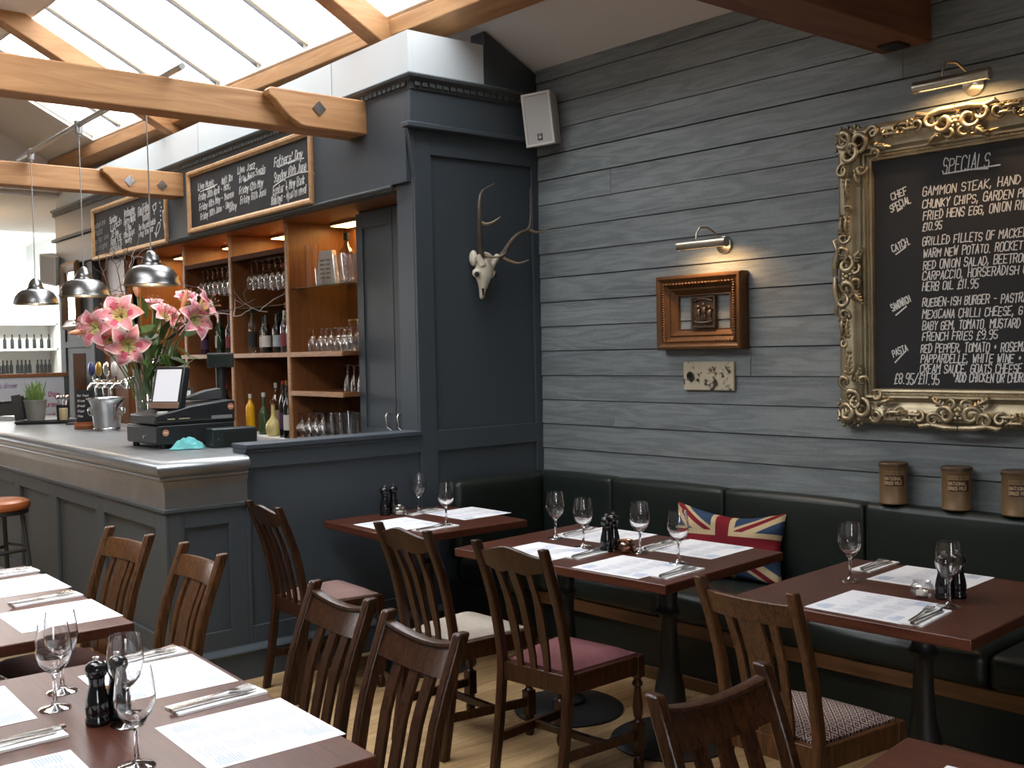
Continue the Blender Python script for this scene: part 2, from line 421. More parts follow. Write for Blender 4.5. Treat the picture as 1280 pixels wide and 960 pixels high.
# ------------------------------------------------------------------ chalk lettering (single-stroke alphabet)
GL = {
'A':'02 28 42/14 34','B':'02 08 38 47 46 35 05/35 44 43 32 02','C':'47 38 18 07 03 12 32 43','D':'02 08 28 46 44 22 02','E':'48 08 02 42/05 35','F':'48 08 02/05 35','G':'47 38 18 07 03 12 32 43 45 25','H':'02 08/42 48/05 45','I':'22 28','J':'38 33 22 12 03','K':'02 08/48 05 42','L':'08 02 42','M':'02 08 25 48 42','N':'02 08 42 48','O':'18 07 03 12 32 43 47 38 18','P':'02 08 38 47 46 35 05','Q':'18 07 03 12 32 43 47 38 18/24 42','R':'02 08 38 47 46 35 05/25 42','S':'47 38 18 07 06 15 35 44 43 32 12 03','T':'08 48/28 22','U':'08 03 12 32 43 48','V':'08 22 48','W':'08 12 26 32 48','X':'02 48/08 42','Y':'08 25 48/25 22','Z':'08 48 02 42',
'0':'18 07 03 12 32 43 47 38 18','1':'17 28 22','2':'07 18 38 47 46 02 42','3':'07 18 38 47 46 35 15/35 44 43 32 12 03','4':'38 04 44/36 32','5':'48 08 05 35 44 43 32 12 03','6':'38 18 06 03 12 32 43 44 35 15 04','7':'08 48 12','8':'15 06 07 18 38 47 46 35 15 04 03 12 32 43 44 35','9':'12 32 44 47 38 18 07 06 15 35 46',
'£':'47 38 28 17 13 02 42/05 35',',':'23 11','.':'22 32','-':'15 35','/':'02 48','+':'15 35/24 26','*':'26 28/17 37','&':'42 07 18 27 04 12 22 44',"'":'28 26','!':'28 24/22 22',
'a':'46 16 05 03 12 32 43/46 42','b':'08 02/05 16 36 45 43 32 12 03','c':'45 36 16 05 03 12 32 43','d':'48 42/45 36 16 05 03 12 32 43','e':'04 44 45 36 16 05 03 12 32 43','f':'38 28 17 12/05 35','g':'46 41 30 10/45 36 16 05 03 12 32 43','h':'08 02/05 16 36 45 42','i':'26 22/27 28','j':'26 21 10/27 28','k':'08 02/36 04 32','l':'18 12','m':'02 06/05 16 25 22/25 36 45 42','n':'02 06/05 16 36 45 42','o':'16 05 03 12 32 43 45 36 16','p':'06 00/05 16 36 45 43 32 12 03','q':'46 40/45 36 16 05 03 12 32 43','r':'02 06/05 16 36','s':'45 36 16 05 14 34 43 32 12 03','t':'18 13 22 32/06 36','u':'06 03 12 32 43/46 42','v':'06 22 46','w':'06 12 25 32 46','x':'06 42/02 46','y':'06 22/46 10','z':'06 46 02 42'}
def strokes(mb, lines, wd, mi=0, y=0.0):
    """each polyline (x, z) becomes a chain of slightly raised rounded dabs in the plane y"""
    for pl in lines:
        for (a, b) in zip(pl[:-1], pl[1:]):
            dx, dz = b[0] - a[0], b[1] - a[1]; L = math.hypot(dx, dz)
            if L < 1e-6: dx, dz, L = wd * .5, 0, wd * .5
            ux, uz = dx / L * wd * .35, dz / L * wd * .35
            nx, nz = -dz / L * wd * .5, dx / L * wd * .5
            q = [(a[0] - ux - nx, a[1] - uz - nz), (b[0] + ux - nx, b[1] + uz - nz), (b[0] + ux + nx, b[1] + uz + nz), (a[0] - ux + nx, a[1] - uz + nz)]
            mb.add([(x, y, z) for x, z in q] + [(x, y - .0006, z) for x, z in q], [(4, 5, 6, 7), (0, 1, 5, 4), (1, 2, 6, 5), (2, 3, 7, 6), (3, 0, 4, 7)], mi)
def write(mb, text, x, z, h, adv, wd, rot=0.0, slant=0.12, mi=0, rnd=random.Random(3), y=0.0, jit=0.25):
    """write text from (x, z): cap height h, advance adv per letter"""
    sx, sz = adv * 0.72 / 4.0, h / 6.0; cx = 0.0
    ca, sa = math.cos(rot), math.sin(rot)
    for ch in text:
        g = GL.get(ch)
        if g is None: cx += adv * (0.75 if ch == ' ' else 1); continue
        k = 0.6 if ch in "Iil,.'!1" else (1.2 if ch in 'MWmw' else 1.0)
        dz = rnd.uniform(-.04, .04) * h; gs = rnd.uniform(.92, 1.08)
        for st in g.split('/'):
            pl = []
            for p in st.split():
                gx = int(p[0]) + rnd.uniform(-jit, jit); gz = int(p[1]) - 2 + rnd.uniform(-jit, jit)
                if ch in "Iil,.'!1": gx -= 1
                lx = cx + (gx * sx * k + gz * sz * slant); lz = gz * sz * gs + dz
                pl.append((x + lx * ca - lz * sa, z + lx * sa + lz * ca))
            strokes(mb, [pl], wd, mi, y)
        cx += adv * (k if ch not in 'MWmw' else 1.2)
    return cx
# ------------------------------------------------------------------ the room shell
YP = 4.866            # plane of the panelled column and the half wall
XB = 3.31             # plane of the wall above the back bar
BEND = 11.35          # far end of that wall
FARX0, FARX1 = -2.6, 4.6
mb = MB(); rnd = random.Random(2)
mb.box(-6, 5, FRONT_Y, FAR_Y, -0.06, -0.004, 1)
yy = FRONT_Y
while yy < 9.0:
    x = -3.2 - rnd.random()
    while x < 4.6:
        L = rnd.uniform(0.7, 1.7)
        mb.box(x, min(x + L, 4.7) - .0015, yy, yy + .0985, -.004, 0, 0, at=(rnd.uniform(0, 30), rnd.uniform(0, 30), rnd.uniform(0, 9)))
        x += L
    yy += 0.1
mb.box(-6, 5, 9.0, FAR_Y, -.004, 0, 0, at=(3, 3, 3))
struct('floor', mb, [FLOOR, mat('floor_gap', (0.05, 0.03, 0.015), 0.9)], smooth=0)

# plank wall, in its own frame: one mesh of separate boards with shadow gaps
mb = MB(); rnd = random.Random(5)
zs = [1.295 + .1465 * k for k in range(-9, 15)]
J = {1.502: 3.356, 2.54: 4.278, 1.22: 4.278, 2.84: 2.537, 2.54 + 1e-6: 2.247, 3.1: 2.674, .9: 1.2, 2.1: 1.0, 1.8: .5}
mb.box(0.0, .12, -8.0, 6.40, 0, 3.40, 1)
for z0 in zs:
    z1 = z0 + .1465
    if z1 < 0.03 or z0 > 3.32: continue
    cuts = sorted([(y - 4.866) / .998 for z, y in J.items() if z0 < z < z1] + [-8.0, 0.0, rnd.uniform(-5, -4.2)])
    for a, b in zip(cuts[:-1], cuts[1:]):
        t = rnd.uniform(-.0025, .0015); g = rnd.uniform(.003, .006)
        z1c, z0c = min(z1, 3.36), max(z0, 0)
        at = (rnd.uniform(0, 40), rnd.uniform(0, 40), rnd.uniform(0, 40))
        x0 = -.019 + t
        mb.add([(x0 - .004, a + .001, z0c + g), (x0 - .004, b - .001, z0c + g), (x0 + .002, b - .001, z1c), (x0 + .002, a + .001, z1c),
                (0, a + .001, z0c + g), (0, b - .001, z0c + g), (0, b - .001, z1c), (0, a + .001, z1c)],
               [(0, 3, 2, 1), (4, 5, 6, 7), (0, 1, 5, 4), (1, 2, 6, 5), (2, 3, 7, 6), (3, 0, 4, 7)], 0, at=at)
struct('wall_right', mb, [PLANK, mat('dark_gap', (0.02, 0.018, 0.016), 0.9)], smooth=0, T=WM)

# panelled wall facing the camera (half wall + column), faces -Y
def panelled(mb, x0, x1, z0, z1, panels, y=YP, rec=0.018, d=0.16, mi=0):
    """slab with proud stiles and rails round the listed sunk panels (x0,x1,z0,z1)"""
    mb.box(x0, x1, y + rec, y + d, z0, z1, mi)
    xs = sorted({x0, x1, *[p[0] for p in panels], *[p[1] for p in panels]})
    for xa, xb in zip(xs[:-1], xs[1:]):
        holes = sorted([(p[2], p[3]) for p in panels if p[0] <= xa + 1e-6 and p[1] >= xb - 1e-6])
        z = z0
        for h0, h1 in holes:
            if h0 > z: mb.box(xa, xb, y, y + rec, z, h0, mi)
            z = h1
        if z < z1: mb.box(xa, xb, y, y + rec, z, z1, mi)
mb = MB()
panelled(mb, 1.865, 2.262, 0, .884, [(1.949, 2.171, .262, .785)], d=.10)
panelled(mb, 2.2625, 3.325, 0, 1.128, [(2.285, 3.319, .257, 1.042)], d=.13)
panelled(mb, 3.312, 4.30, 0, 3.06, [(3.428, 4.165, 1.158, 2.70), (3.428, 4.165, .2, 1.042)], d=.18)
# side of the column on the bar side, and the wall over the back bar
mb.box(XB, XB + .16, YP + .02, 5.045, 1.0, 2.60)
struct('wall_back', mb, PAINT, bevel=.003, smooth=0)
mb = MB()
mb.box(1.865, 3.30, YP - .012, YP + .0, .0, .135)
mb.prism([(0, .125), (-.0, .125)], (0, 1)) if False else None
sec = lambda x: [(x, YP, .125), (x, YP - .016, .128), (x, YP - .022, .140), (x, YP - .016, .152), (x, YP - .008, .158), (x, YP, .172)]
mb.loft([sec(1.865), sec(3.44)])
struct('baseboard_back', mb, PAINT, smooth=50)
mb = MB()       # cap along the half wall
mb.box(2.262, 3.312, YP - .020, YP + .15, 1.138, 1.163)
mb.box(2.262, 3.312, YP - .010, YP + .14, 1.122, 1.138)
struct('trim_1', mb, PAINT, bevel=.004)
mb = MB()       # frieze band and little shelf moulding on the column
mb.box(3.28, 4.26, YP - .022, YP + .03, 2.86, 3.06)
mb.box(XB - .030, XB + .01, YP + .0305, BEND, 2.545, 3.06)
for y0, y1, z0, z1, p in ((YP - .05, YP + .02, 2.835, 2.862, 3.245),):
    mb.box(p, 4.26, y0, y1, z0, z1)
mb.prism([(3.272, 2.834), (3.318, 2.834), (3.318, 2.55), (3.305, 2.60), (3.287, 2.76)], (YP - .004, YP + .03))
struct('trim_2', mb, PAINT, bevel=.003)
def cornice(mb, path, prof):
    """profile (offset outward, z) swept along corner points with mitres; outward = left of travel"""
    secs = []
    P = [Vector((*p, 0)) for p in path]
    for i, p in enumerate(P):
        d0 = (P[i] - P[i - 1]).normalized() if i else (P[1] - P[0]).normalized()
        d1 = (P[i + 1] - P[i]).normalized() if i < len(P) - 1 else d0
        n0 = Vector((-d0.y, d0.x, 0)); n1 = Vector((-d1.y, d1.x, 0))
        m = (n0 + n1).normalized(); m /= max(.3, m.dot(n0))
        secs.append([p + m * o + Vector((0, 0, z)) for o, z in prof])
    mb.loft(secs)
mb = MB()
path = [(3.312, BEND + .03), (3.312, YP), (4.26, YP)]
path2 = path[::-1]
prof = [(-.02, 3.045), (.030, 3.045), (.034, 3.06), (.034, 3.082), (.044, 3.086), (.050, 3.096), (.066, 3.104), (.070, 3.118), (.064, 3.126), (-.02, 3.13)]
cornice(mb, path2, prof)
x = 3.30
while x < 4.22:
    mb.box(x, x + .036, YP - .046, YP - .03, 3.062, 3.084, 0); x += .048
y = YP
while y < BEND:
    mb.box(XB - .048, XB - .03, y, y + .036, 3.062, 3.084, 0); y += .048
struct('trim_3', mb, PAINT_DK, smooth=35)
mb = MB()       # far return moulding and thin moulding at the end of the bar wall
mb.box(XB - .06, XB + .3, 10.15, BEND + .05, 2.80, 2.83)
struct('trim_4', mb, PAINT_DK, bevel=.004)

# brown timber panel between the shelving and the far pilaster
mb = MB(); mb.box(XB + .07, XB + .12, 9.60, 10.31, 0, 2.53); mb.box(XB + .055, XB + .07, 9.62, 9.70, 0, 2.53)
struct('wall_bar_panel', mb, SHELF, .003)
mb = MB(); mb.box(XB - .004, XB + .004, 10.62, 11.0, .9, 1.66)
struct('trim_6', mb, mat('niche_brown', (.10, .042, .018), .9, spec=.1))
# wall above the back bar, faces -X
mb = MB()
mb.box(XB - .004, XB + .16, 5.04, BEND, 2.53, 3.06)
# trim along the lower edge of the opening
mb.box(XB - .028, XB + .05, 5.045, 9.62, 2.515, 2.535)
mb.tube([(XB - .03, 5.045, 2.535), (XB - .03, 9.62, 2.535)], .013, 8)
# far pilaster with sunk panel and niche
mb.box(XB, XB + .16, 10.30, BEND, 0, 2.53)
mb.box(XB - .014, XB, 10.30, 10.42, 0, 2.53); mb.box(XB - .014, XB, 11.2, BEND, 0, 2.53)
mb.box(XB - .014, XB, 10.42, 11.2, 1.72, 1.78)
struct('wall_bar', mb, PAINT_DK, bevel=.003)
mb = MB()       # pale boarded parapet above the cornice
mb.box(3.3305, 3.83, YP + .02, YP + .10, 3.12, 3.378)
mb.box(3.302, 3.33, YP + .02, BEND, 3.12, 3.378)
for y in (5.72, 6.72, 7.75, 8.8, 9.8): mb.box(3.2995, 3.303, y, y + .004, 3.12, 3.378, 1)
struct('wall_parapet', mb, [PALE, mat('seam', (.3, .32, .32), .8)], smooth=0)
mb = MB()       # end of the dark wall up to the sloping ceiling
mb.prism([(3.832, 3.12), (4.26, 3.12), (4.26, 3.26), (4.215, 3.27), (3.838, 3.458), (3.832, 3.458)], (YP + .012, YP + .14))
struct('wall_back_gable', mb, PAINT, smooth=0)

# ceilings in the plank wall's frame
def slope_slab(mb, x0, x1, y0, y1, t=.08, mi=0):
    mb.loft([[(x0, y0, ROOF(x0 + 1e-4)), (x1, y0, ROOF(x1 - 1e-4)), (x1, y0, ROOF(x1 - 1e-4) + t), (x0, y0, ROOF(x0 + 1e-4) + t)],
             [(x0, y1, ROOF(x0 + 1e-4)), (x1, y1, ROOF(x1 - 1e-4)), (x1, y1, ROOF(x1 - 1e-4) + t), (x0, y1, ROOF(x0 + 1e-4) + t)]], mi)
S0, S1 = -8.0, 6.42
mb = MB()
slope_slab(mb, -.66, .15, S0, S1)
for d, (xa, xb) in ((RL, (-1.75, -.66)), (LL, (-4.6, -3.0))):
    slope_slab(mb, xa, xb, S0, d['y0']); slope_slab(mb, xa, xb, d['y1'], S1)
slope_slab(mb, -1.75, -1.73, RL['y0'], RL['y1']); slope_slab(mb, -.69, -.66, RL['y0'], RL['y1'])
slope_slab(mb, -3.10, -3.0, LL['y0'], LL['y1']); slope_slab(mb, -4.6, -4.5, LL['y0'], LL['y1'])
slope_slab(mb, -6.4, -4.6, S0, S1)
slope_slab(mb, -3.0, -1.75, S0, S1)
mb.box(-3.09, -3.0, S0, S1, 3.60, 4.15)  # unseen downstand, added to keep left rooflight off the upper plank wall
struct('ceiling', mb, WHITE, smooth=0, T=WM)
mb = MB()       # gable over the far room and the far room's flat ceiling
mb.box(-6.4, .3, 6.40, 6.52, 3.30, 4.3)
mb.box(-6.4, .3, 6.38, 6.40, 3.34, 3.46, 1)
struct('wall_gable', mb, [WHITE, mat('gap_dark', (.02, .02, .02), .9)], smooth=0, T=WM)
mb = MB(); mb.box(-6, 5, 11.30, FAR_Y + .1, 3.25, 3.33)
struct('ceiling_far', mb, WHITE, smooth=0)
mb = MB()       # left wall, front wall with windows, far window wall
mb.box(-6.45, -6.3, S0, 12, 0, 3.3)
struct('wall_left', mb, mat('grey_wall', (.20, .20, .20), .8), smooth=0, T=WM)
mb = MB()
mb.box(-3.5, 5, FRONT_Y - .12, FRONT_Y, 0, .9); mb.box(-3.5, 5, FRONT_Y - .12, FRONT_Y, 2.6, 4.4)
mb.box(-3.5, -1.1, FRONT_Y - .12, FRONT_Y, .9, 2.6); mb.box(.3, 5, FRONT_Y - .12, FRONT_Y, .9, 2.6)
struct('wall_front', mb, PAINT, smooth=0)
mb = MB()
for x in (-1.1, -.43, .24): mb.box(x, x + .06, FRONT_Y - .08, FRONT_Y - .02, .9, 2.6)
for z in (.9, 1.95, 2.54): mb.box(-1.1, .3, FRONT_Y - .08, FRONT_Y - .02, z, z + .06)
struct('window_1', mb, WHITE, smooth=0)
mb = MB()
mb.box(-6, 0.0, FAR_Y, FAR_Y + .1, 0, 3.3); mb.box(4.4, 5, FAR_Y, FAR_Y + .1, 0, 3.3)
mb.box(0.0, 4.4, FAR_Y, FAR_Y + .1, 3.10, 3.3); mb.box(0.0, 4.4, FAR_Y, FAR_Y + .1, 0, .7)
struct('wall_far', mb, WHITE, smooth=0)
mb = MB()
for x in (0.0, 1.4, 2.9, 4.32): mb.box(x, x + .08, FAR_Y, FAR_Y + .08, .7, 3.1)
for z in (.7, 3.04): mb.box(0.0, 4.4, FAR_Y, FAR_Y + .08, z, z + .06)
struct('window_2', mb, PALE, smooth=0)
mb = MB(); mb.box(4.3, 4.45, BEND, FAR_Y, 0, 3.3); mb.box(XB, XB + 1.1, BEND, BEND + .02, 0, 3.3)
struct('wall_far_right', mb, PALE, smooth=0)

# rooflights: glazing bars and panes
def rooflight(name, d, n):
    mb = MB(); T = WM
    ang = lambda: 0
    y = d['y0']; st = (d['y1'] - d['y0']) / n
    z0, z1 = ROOF(d['x0']) + .05, ROOF(d['x1']) + .05
    for k in range(n + 1):
        for off, hw in ((0, .012), (.055, .003)):
            yk = d['y0'] + k * st + off
            if yk > d['y1'] + .03: continue
            mb.loft([[(d['x0'], yk - hw, z0 - .02), (d['x0'], yk + hw, z0 - .02), (d['x0'], yk + hw, z0 + .04), (d['x0'], yk - hw, z0 + .04)],
                     [(d['x1'], yk - hw, z1 - .02), (d['x1'], yk + hw, z1 - .02), (d['x1'], yk + hw, z1 + .04), (d['x1'], yk - hw, z1 + .04)]], 0 if off == 0 else 1)
    o = struct(name, mb, [BAR, mat('lead_strip', (.12, .12, .13), .6)], smooth=0, T=T)
    for k in range(n):
        p = MB(); ya = d['y0'] + k * st + .014; yb = ya + st - .028
        p.add([(d['x0'], ya, z0), (d['x1'], ya, z1), (d['x1'], yb, z1), (d['x0'], yb, z0)], [(0, 1, 2, 3)])
        obj('pane', p, ROOFGL, o, smooth=0)
    return o
rooflight('window_3', RL, 10)
rooflight('window_4', LL, 6)

# roof timbers: things of their own
def purlin(x, label, y0=-3.2):
    mb = MB(); z = ROOF(x)
    mb.loft([[(x - .10, y, ROOF(x - .10) - .03), (x - .085, y, z - .075), (x + .085, y, z - .125), (x + .10, y, ROOF(x + .10) - .004)] for y in (y0, 6.38)])
    o = obj('purlin', mb, BEAM_Y, bevel=.006, smooth=0, T=WM)
    tag(o, label, 'beam')
purlin(-.60, 'long pine purlin along the lower edge of the bright rooflight')
def diamond_plate(T):
    mb = MB()
    mb.box(-.030, .030, -.004, .004, -.030, .030, 0, Matrix.Rotation(PI / 4, 4, 'Y'))
    mb.lathe([(0, -.016), (.010, -.016), (.013, -.010), (.013, .0)], 12, 0, Matrix.Rotation(-PI / 2, 4, 'X') @ Matrix.Rotation(PI, 4, 'X'))
    return mb
def tie_beam(y0, y1, z0, z1, x0, x1, label, block=True, m=BEAM, bolts=()):
    t = thing('tie_beam', label, 'beam', ((x0 + x1) / 2, (y0 + y1) / 2, z0), group='timber tie beams')
    def L(mbx, name, mt, bev=.008, par=t):
        o = obj(name, mbx, mt, par, bevel=bev, smooth=0)
        o.matrix_local = Matrix.Translation(-Vector(((x0 + x1) / 2, (y0 + y1) / 2, z0))) ; return o
    mb = MB(); yb = y0 + (.065 if block else 0)
    mb.box(x0, x1 - (.004 if block else 0), yb, y1, z0, z1 - (.012 if block else 0)); L(mb, 'main_timber', m)
    if block:
        mb = MB(); xs = x1 - .625; h = z1 - z0
        poly = [(x1, z0), (x1, z1 + .005), (xs + .02, z1 + .005), (xs, z1 - .012), (xs + .005, z1 - .04), (xs + .045, z1 - .065), (xs + .085, z1 - .11), (xs + .14, z1 - .155), (xs + .20, z0 + .004), (xs + .23, z0)]
        mb.prism(poly, (y0, yb)); L(mb, 'end_block', m)
        for bx, bz in bolts:
            b = diamond_plate(None); o = obj('bolt_plate', b, STEEL, t, smooth=40)
            o.matrix_local = Matrix.Translation(Vector((bx, y0 - .002, bz)) - Vector(((x0 + x1) / 2, (y0 + y1) / 2, z0)))
    return t
tie_beam(5.295, 5.515, 2.870, 3.060, -1.6, 3.286, 'pine tie beam ending beside the nearer wall chalkboard, one bolt plate', bolts=[(2.97, 2.98)])
tie_beam(8.005, 8.215, 2.850, 3.030, -1.6, 3.286, 'pine tie beam crossing in front of the farther wall chalkboard, two bolt plates', bolts=[(2.86, 2.94), (3.11, 2.925)])
t3 = tie_beam(2.40, 2.64, 2.892, 3.12, -1.9, 4.345, 'dark brown tie beam at top right running into the plank wall', block=False, m=BEAM_DK)
mb = MB(); mb.box(-.05, .05, -.05, .05, -.012, .004)
o = obj('iron_strap', mb, BLKMT, t3, bevel=.003); o.matrix_local = Matrix.Translation((3.02, .0, 0.0))
def rafter(y, label, xa=-2.05, xb=-.44):
    mb = MB(); q = 0.19
    ROOF = lambda x: 3.27 - .505 * x
    mb.loft([[(xa, y - .065, ROOF(xa) - .02), (xa, y + .065, ROOF(xa) - .02), (xa, y + .065, ROOF(xa) - q), (xa, y - .065, ROOF(xa) - q)],
             [(xb, y - .065, ROOF(xb) - .02), (xb, y + .065, ROOF(xb) - .02), (xb - .03, y + .065, ROOF(xb) - q + .01), (xb - .03, y - .065, ROOF(xb) - q + .01)]])
    tag(obj('rafter', mb, BEAM, bevel=.008, smooth=0, T=WM), label, 'beam', 'sloping roof rafters')
rafter(.62, 'sloping pine rafter under the rooflight near the middle of the ceiling')
rafter(3.62, 'sloping pine rafter in the upper left, crossing behind the long tie beam')
# ------------------------------------------------------------------ bar counter
CT = 1.115     # counter top height
bar = thing('bar_counter', 'long dark panelled bar counter with a rounded zinc top', 'bar', (1.86, 4.87, 0))
BT = Matrix.Translation((-1.86, -4.87, 0))
def bpart(name, mb, m, bevel=0.0, smooth=40):
    o = obj(name, mb, m, bar, bevel, smooth=smooth); o.matrix_local = BT; return o
CY1 = 10.1
def nose(x_in, flip=False):
    # section of the rounded zinc edge (offset outward from the face, z)
    return [(-.70, CT - .03), (-.70, CT), (-.02, CT), (.025, CT - .002), (.048, CT - .016), (.056, CT - .036), (.050, CT - .055), (.034, CT - .068), (.030, CT - .074), (.034, CT - .080), (.030, CT - .090), (.014, CT - .096), (.010, CT - .102), (-.02, CT - .104)]
mb = MB()
pr = [(o, z) for o, z in nose(0) if o > -.5]
fx, fy = 1.853, 4.858
mb.loft([[(fx - o, CY1, z) for o, z in pr], [(fx - o, fy - o, z) for o, z in pr], [(2.262, fy - o, z) for o, z in pr]])
mb.box(1.86, 2.262, 4.866, 5.017, CT - .03, CT - .0003); mb.box(1.86, 2.74, 5.017, CY1, CT - .03, CT - .0003)
bpart('zinc_top', mb, ZINC, smooth=45)
mb = MB()
prf = [(.014, 1.018), (.008, 1.000), (.002, .985), (.0, .97), (.0, .886), (.004, .884)]
mb.loft([[(fx - o, CY1, z) for o, z in prf] + [(fx + .05, CY1, .884), (fx + .05, CY1, 1.018)],
         [(fx - o, fy - o, z) for o, z in prf] + [(fx + .05, fy + .05, .884), (fx + .05, fy + .05, 1.018)],
         [(2.268, fy - o, z) for o, z in prf] + [(2.268, fy + .05, .884), (2.268, fy + .05, 1.018)]])
bpart('zinc_fascia', mb, ZINC, smooth=30)
mb = MB()
# front panelling, built facing -Y then turned to face -X
pan = []
y = 4.998
for a, b in ((4.998, 5.744), (5.861, 6.586), (6.715, 7.39), (7.52, 8.20), (8.33, 9.0), (9.13, 9.8)): pan.append((-b, -a, .262, .783))
mf = MB(); panelled(mf, -CY1, -4.862, 0, .884, pan, y=0, rec=.018, d=.08)
TR = Matrix.Translation((1.855, 0, 0)) @ Matrix.Rotation(-PI / 2, 4, 'Z')
mb.add(mf.v, mf.f, 0, TR)
mb.box(1.846, 2.268, 4.85, 4.866, .866, .884); mb.box(1.846, 1.86, 4.86, CY1, .866, .884)
mb.box(1.93, 1.96, 4.99, CY1, 0.0, 1.0)
bpart('front_panelling', mb, PAINT_DK, bevel=.003, smooth=0)
mb = MB(); mb.box(1.842, 1.856, 4.85, CY1, 0, .125); mb.box(1.842, 1.87, 4.85, 4.864, 0, .125)
mb.loft([[(1.855, yy, .122), (1.836, yy, .128), (1.832, yy, .142), (1.842, yy, .154), (1.855, yy, .168)] for yy in (4.845, CY1)])
bpart('skirting', mb, PAINT_DK)
mb = MB()
for k in range(60): mb.box(2.70, 2.71, 5.0 + k * .085, 5.07 + k * .085, .12, 1.08)
bpart('bar_side_boarding', mb, BLKPL, smooth=0)

# ------------------------------------------------------------------ back bar
XS = 3.46
YU = [5.50, 6.69, 7.61, 8.50, 9.55]     # shelf uprights
bb = thing('back_bar_shelving', 'brown timber back bar shelving with lit bays behind the counter', 'shelving', (XS, 7.5, 0))
BBT = Matrix.Translation((-XS, -7.5, 0))
def bbp(name, mb, m, bevel=0.0, par=None):
    o = obj(name, mb, m, par or bb, bevel, smooth=30)
    o.matrix_local = BBT if par is None else Matrix.Identity(4)
    return o
mb = MB(); mb.box(3.93, 3.955, 5.0, 9.6, .0, 2.52); bbp('back_panel', mb, SHELF)
mb = MB(); mb.box(XB - .01, 3.95, 5.04, 9.62, 2.517, 2.54); bbp('soffit', mb, SHELF)
for i, y in enumerate(YU[1:]):
    mb = MB(); mb.box(XS + .012, 3.93, y - .018, y + .018, 1.015, 2.517); u = bbp('upright', mb, SHELF)
    mb = MB(); mb.box(XS, XS + .014, y - .020, y + .020, 1.015, 2.517); bbp('lipping', mb, SHELF_EDGE, .002, u)
def shelf(y0, y1, z, name='shelf', m=SHELF, x0=XS + .012, th=.028, lip=True):
    mb = MB(); mb.box(x0, 3.93, y0 + .02, y1 - .02, z - th, z); s = bbp(name, mb, m, .0)
    if lip:
        mb = MB(); mb.box(x0 - .012, x0 + .002, y0 + .02, y1 - .02, z - th - .004, z + .001); bbp('lipping', mb, SHELF_EDGE, .002, s)
    return s
shelf(5.94, YU[1], 1.618); shelf(5.94, YU[1], 1.350)
shelf(YU[1], YU[2], 1.618); shelf(YU[2], YU[3], 1.618); shelf(YU[3], YU[4], 1.618)
GS = 2.065
mb = MB(); mb.box(XS + .03, 3.93, 5.96, YU[1] - .02, GS - .008, GS); bbp('glass_shelf', mb, thin_glass('green_edge_glass', (.75, .85, .82), .25), .001)
for a, b in ((YU[1], YU[2]), (YU[2], YU[3])):
    mb = MB(); mb.box(XS + .03, 3.93, a + .02, b - .02, 1.955, 1.961); bbp('glass_shelf', mb, MATS['green_edge_glass'])
    mb = MB(); mb.box(XS + .006, XS + .026, a + .02, b - .02, 2.32, 2.355); mb.box(XS + .03, 3.9, a + .02, b - .02, 2.34, 2.352)
    n = 9; st = (b - a - .06) / n
    for k in range(n + 1):
        yk = a + .03 + k * st; mb.box(XS + .03, 3.88, yk - .008, yk + .008, 2.316, 2.34)
    bbp('glass_rack', mb, wood('rack_brown', (.09, .036, .018), (.15, .062, .03), spec=.1, rough=.7), 0)
mb = MB(); mb.box(3.425, 3.95, 5.04, 9.6, .985, 1.015); bbp('white_worktop', mb, WHITEM, .003)
mb = MB()
for k in range(44): mb.box(3.50, 3.52, 5.05 + k * .1, 5.052 + k * .1 + .02, .3, .98)
mb.box(3.60, 3.62, 5.04, 9.6, 0, .98, 1)
o = bbp('under_counter_rack', mb, [SHELF, BLKPL])
WARM = mat('warm_lamp', (1, .8, .4), .5, emit=(1.0, .60, .20), es=14)
for a, b in zip(YU[:-1], YU[1:]):
    mb = MB(); mb.box(3.74, 3.90, a + (.46 if a < 5.6 else .03), b - .12, 2.498, 2.517)
    l = bbp('strip_lamp', mb, BRASS)
    mb = MB(); mb.box(3.75, 3.89, a + (.47 if a < 5.6 else .04), b - .13, 2.494, 2.499); bbp('diffuser', mb, WARM, 0, l)
    la = bpy.data.lights.new('strip_lamp_light', 'AREA'); la.shape = 'RECTANGLE'; la.size = .18; la.size_y = .5; la.energy = 2.6; la.color = (1, .62, .28)
    lo = bpy.data.objects.new('strip_lamp_light', la); COL.objects.link(lo); lo.location = (3.76, (a + b) / 2 - .1, 2.48)
# dark cupboard at the column end of the bay
cup = thing('wall_cupboard', 'slate painted cupboard with tall narrow doors beside the column', 'cupboard', (3.6, 5.55, 1.015))
CTm = Matrix.Translation((-3.6, -5.55, -1.015))
def cp(name, mb, m, bevel=.002, par=None, T=None):
    o = obj(name, mb, m, par or cup, bevel, smooth=30); o.matrix_local = (CTm if par is None else Matrix.Identity(4)); return o
mb = MB(); mb.box(3.61, 3.93, 5.06, 5.955, 1.015, 2.515); cp('carcass', mb, PAINT)
def door(y0, y1, hy):
    mf = MB(); panelled(mf, -y1, -y0, 1.02, 2.50, [(-y1 + .075, -y0 - .05, 1.12, 2.40)], y=0, rec=.010, d=.024)
    mb = MB().add(mf.v, mf.f, 0, Matrix.Translation((3.585, 0, 0)) @ Matrix.Rotation(-PI / 2, 4, 'Z'))
    d = cp('door', mb, PAINT)
    h = MB()
    h.tube([(3.585, hy, 1.215), (3.565, hy, 1.22), (3.555, hy, 1.205), (3.558, hy - .01, 1.14), (3.585, hy - .012, 1.12)], .008, 8)
    cp('handle', h, STEEL, 0, d)
door(5.53, 5.955, 5.60); door(5.08, 5.522, 5.47)

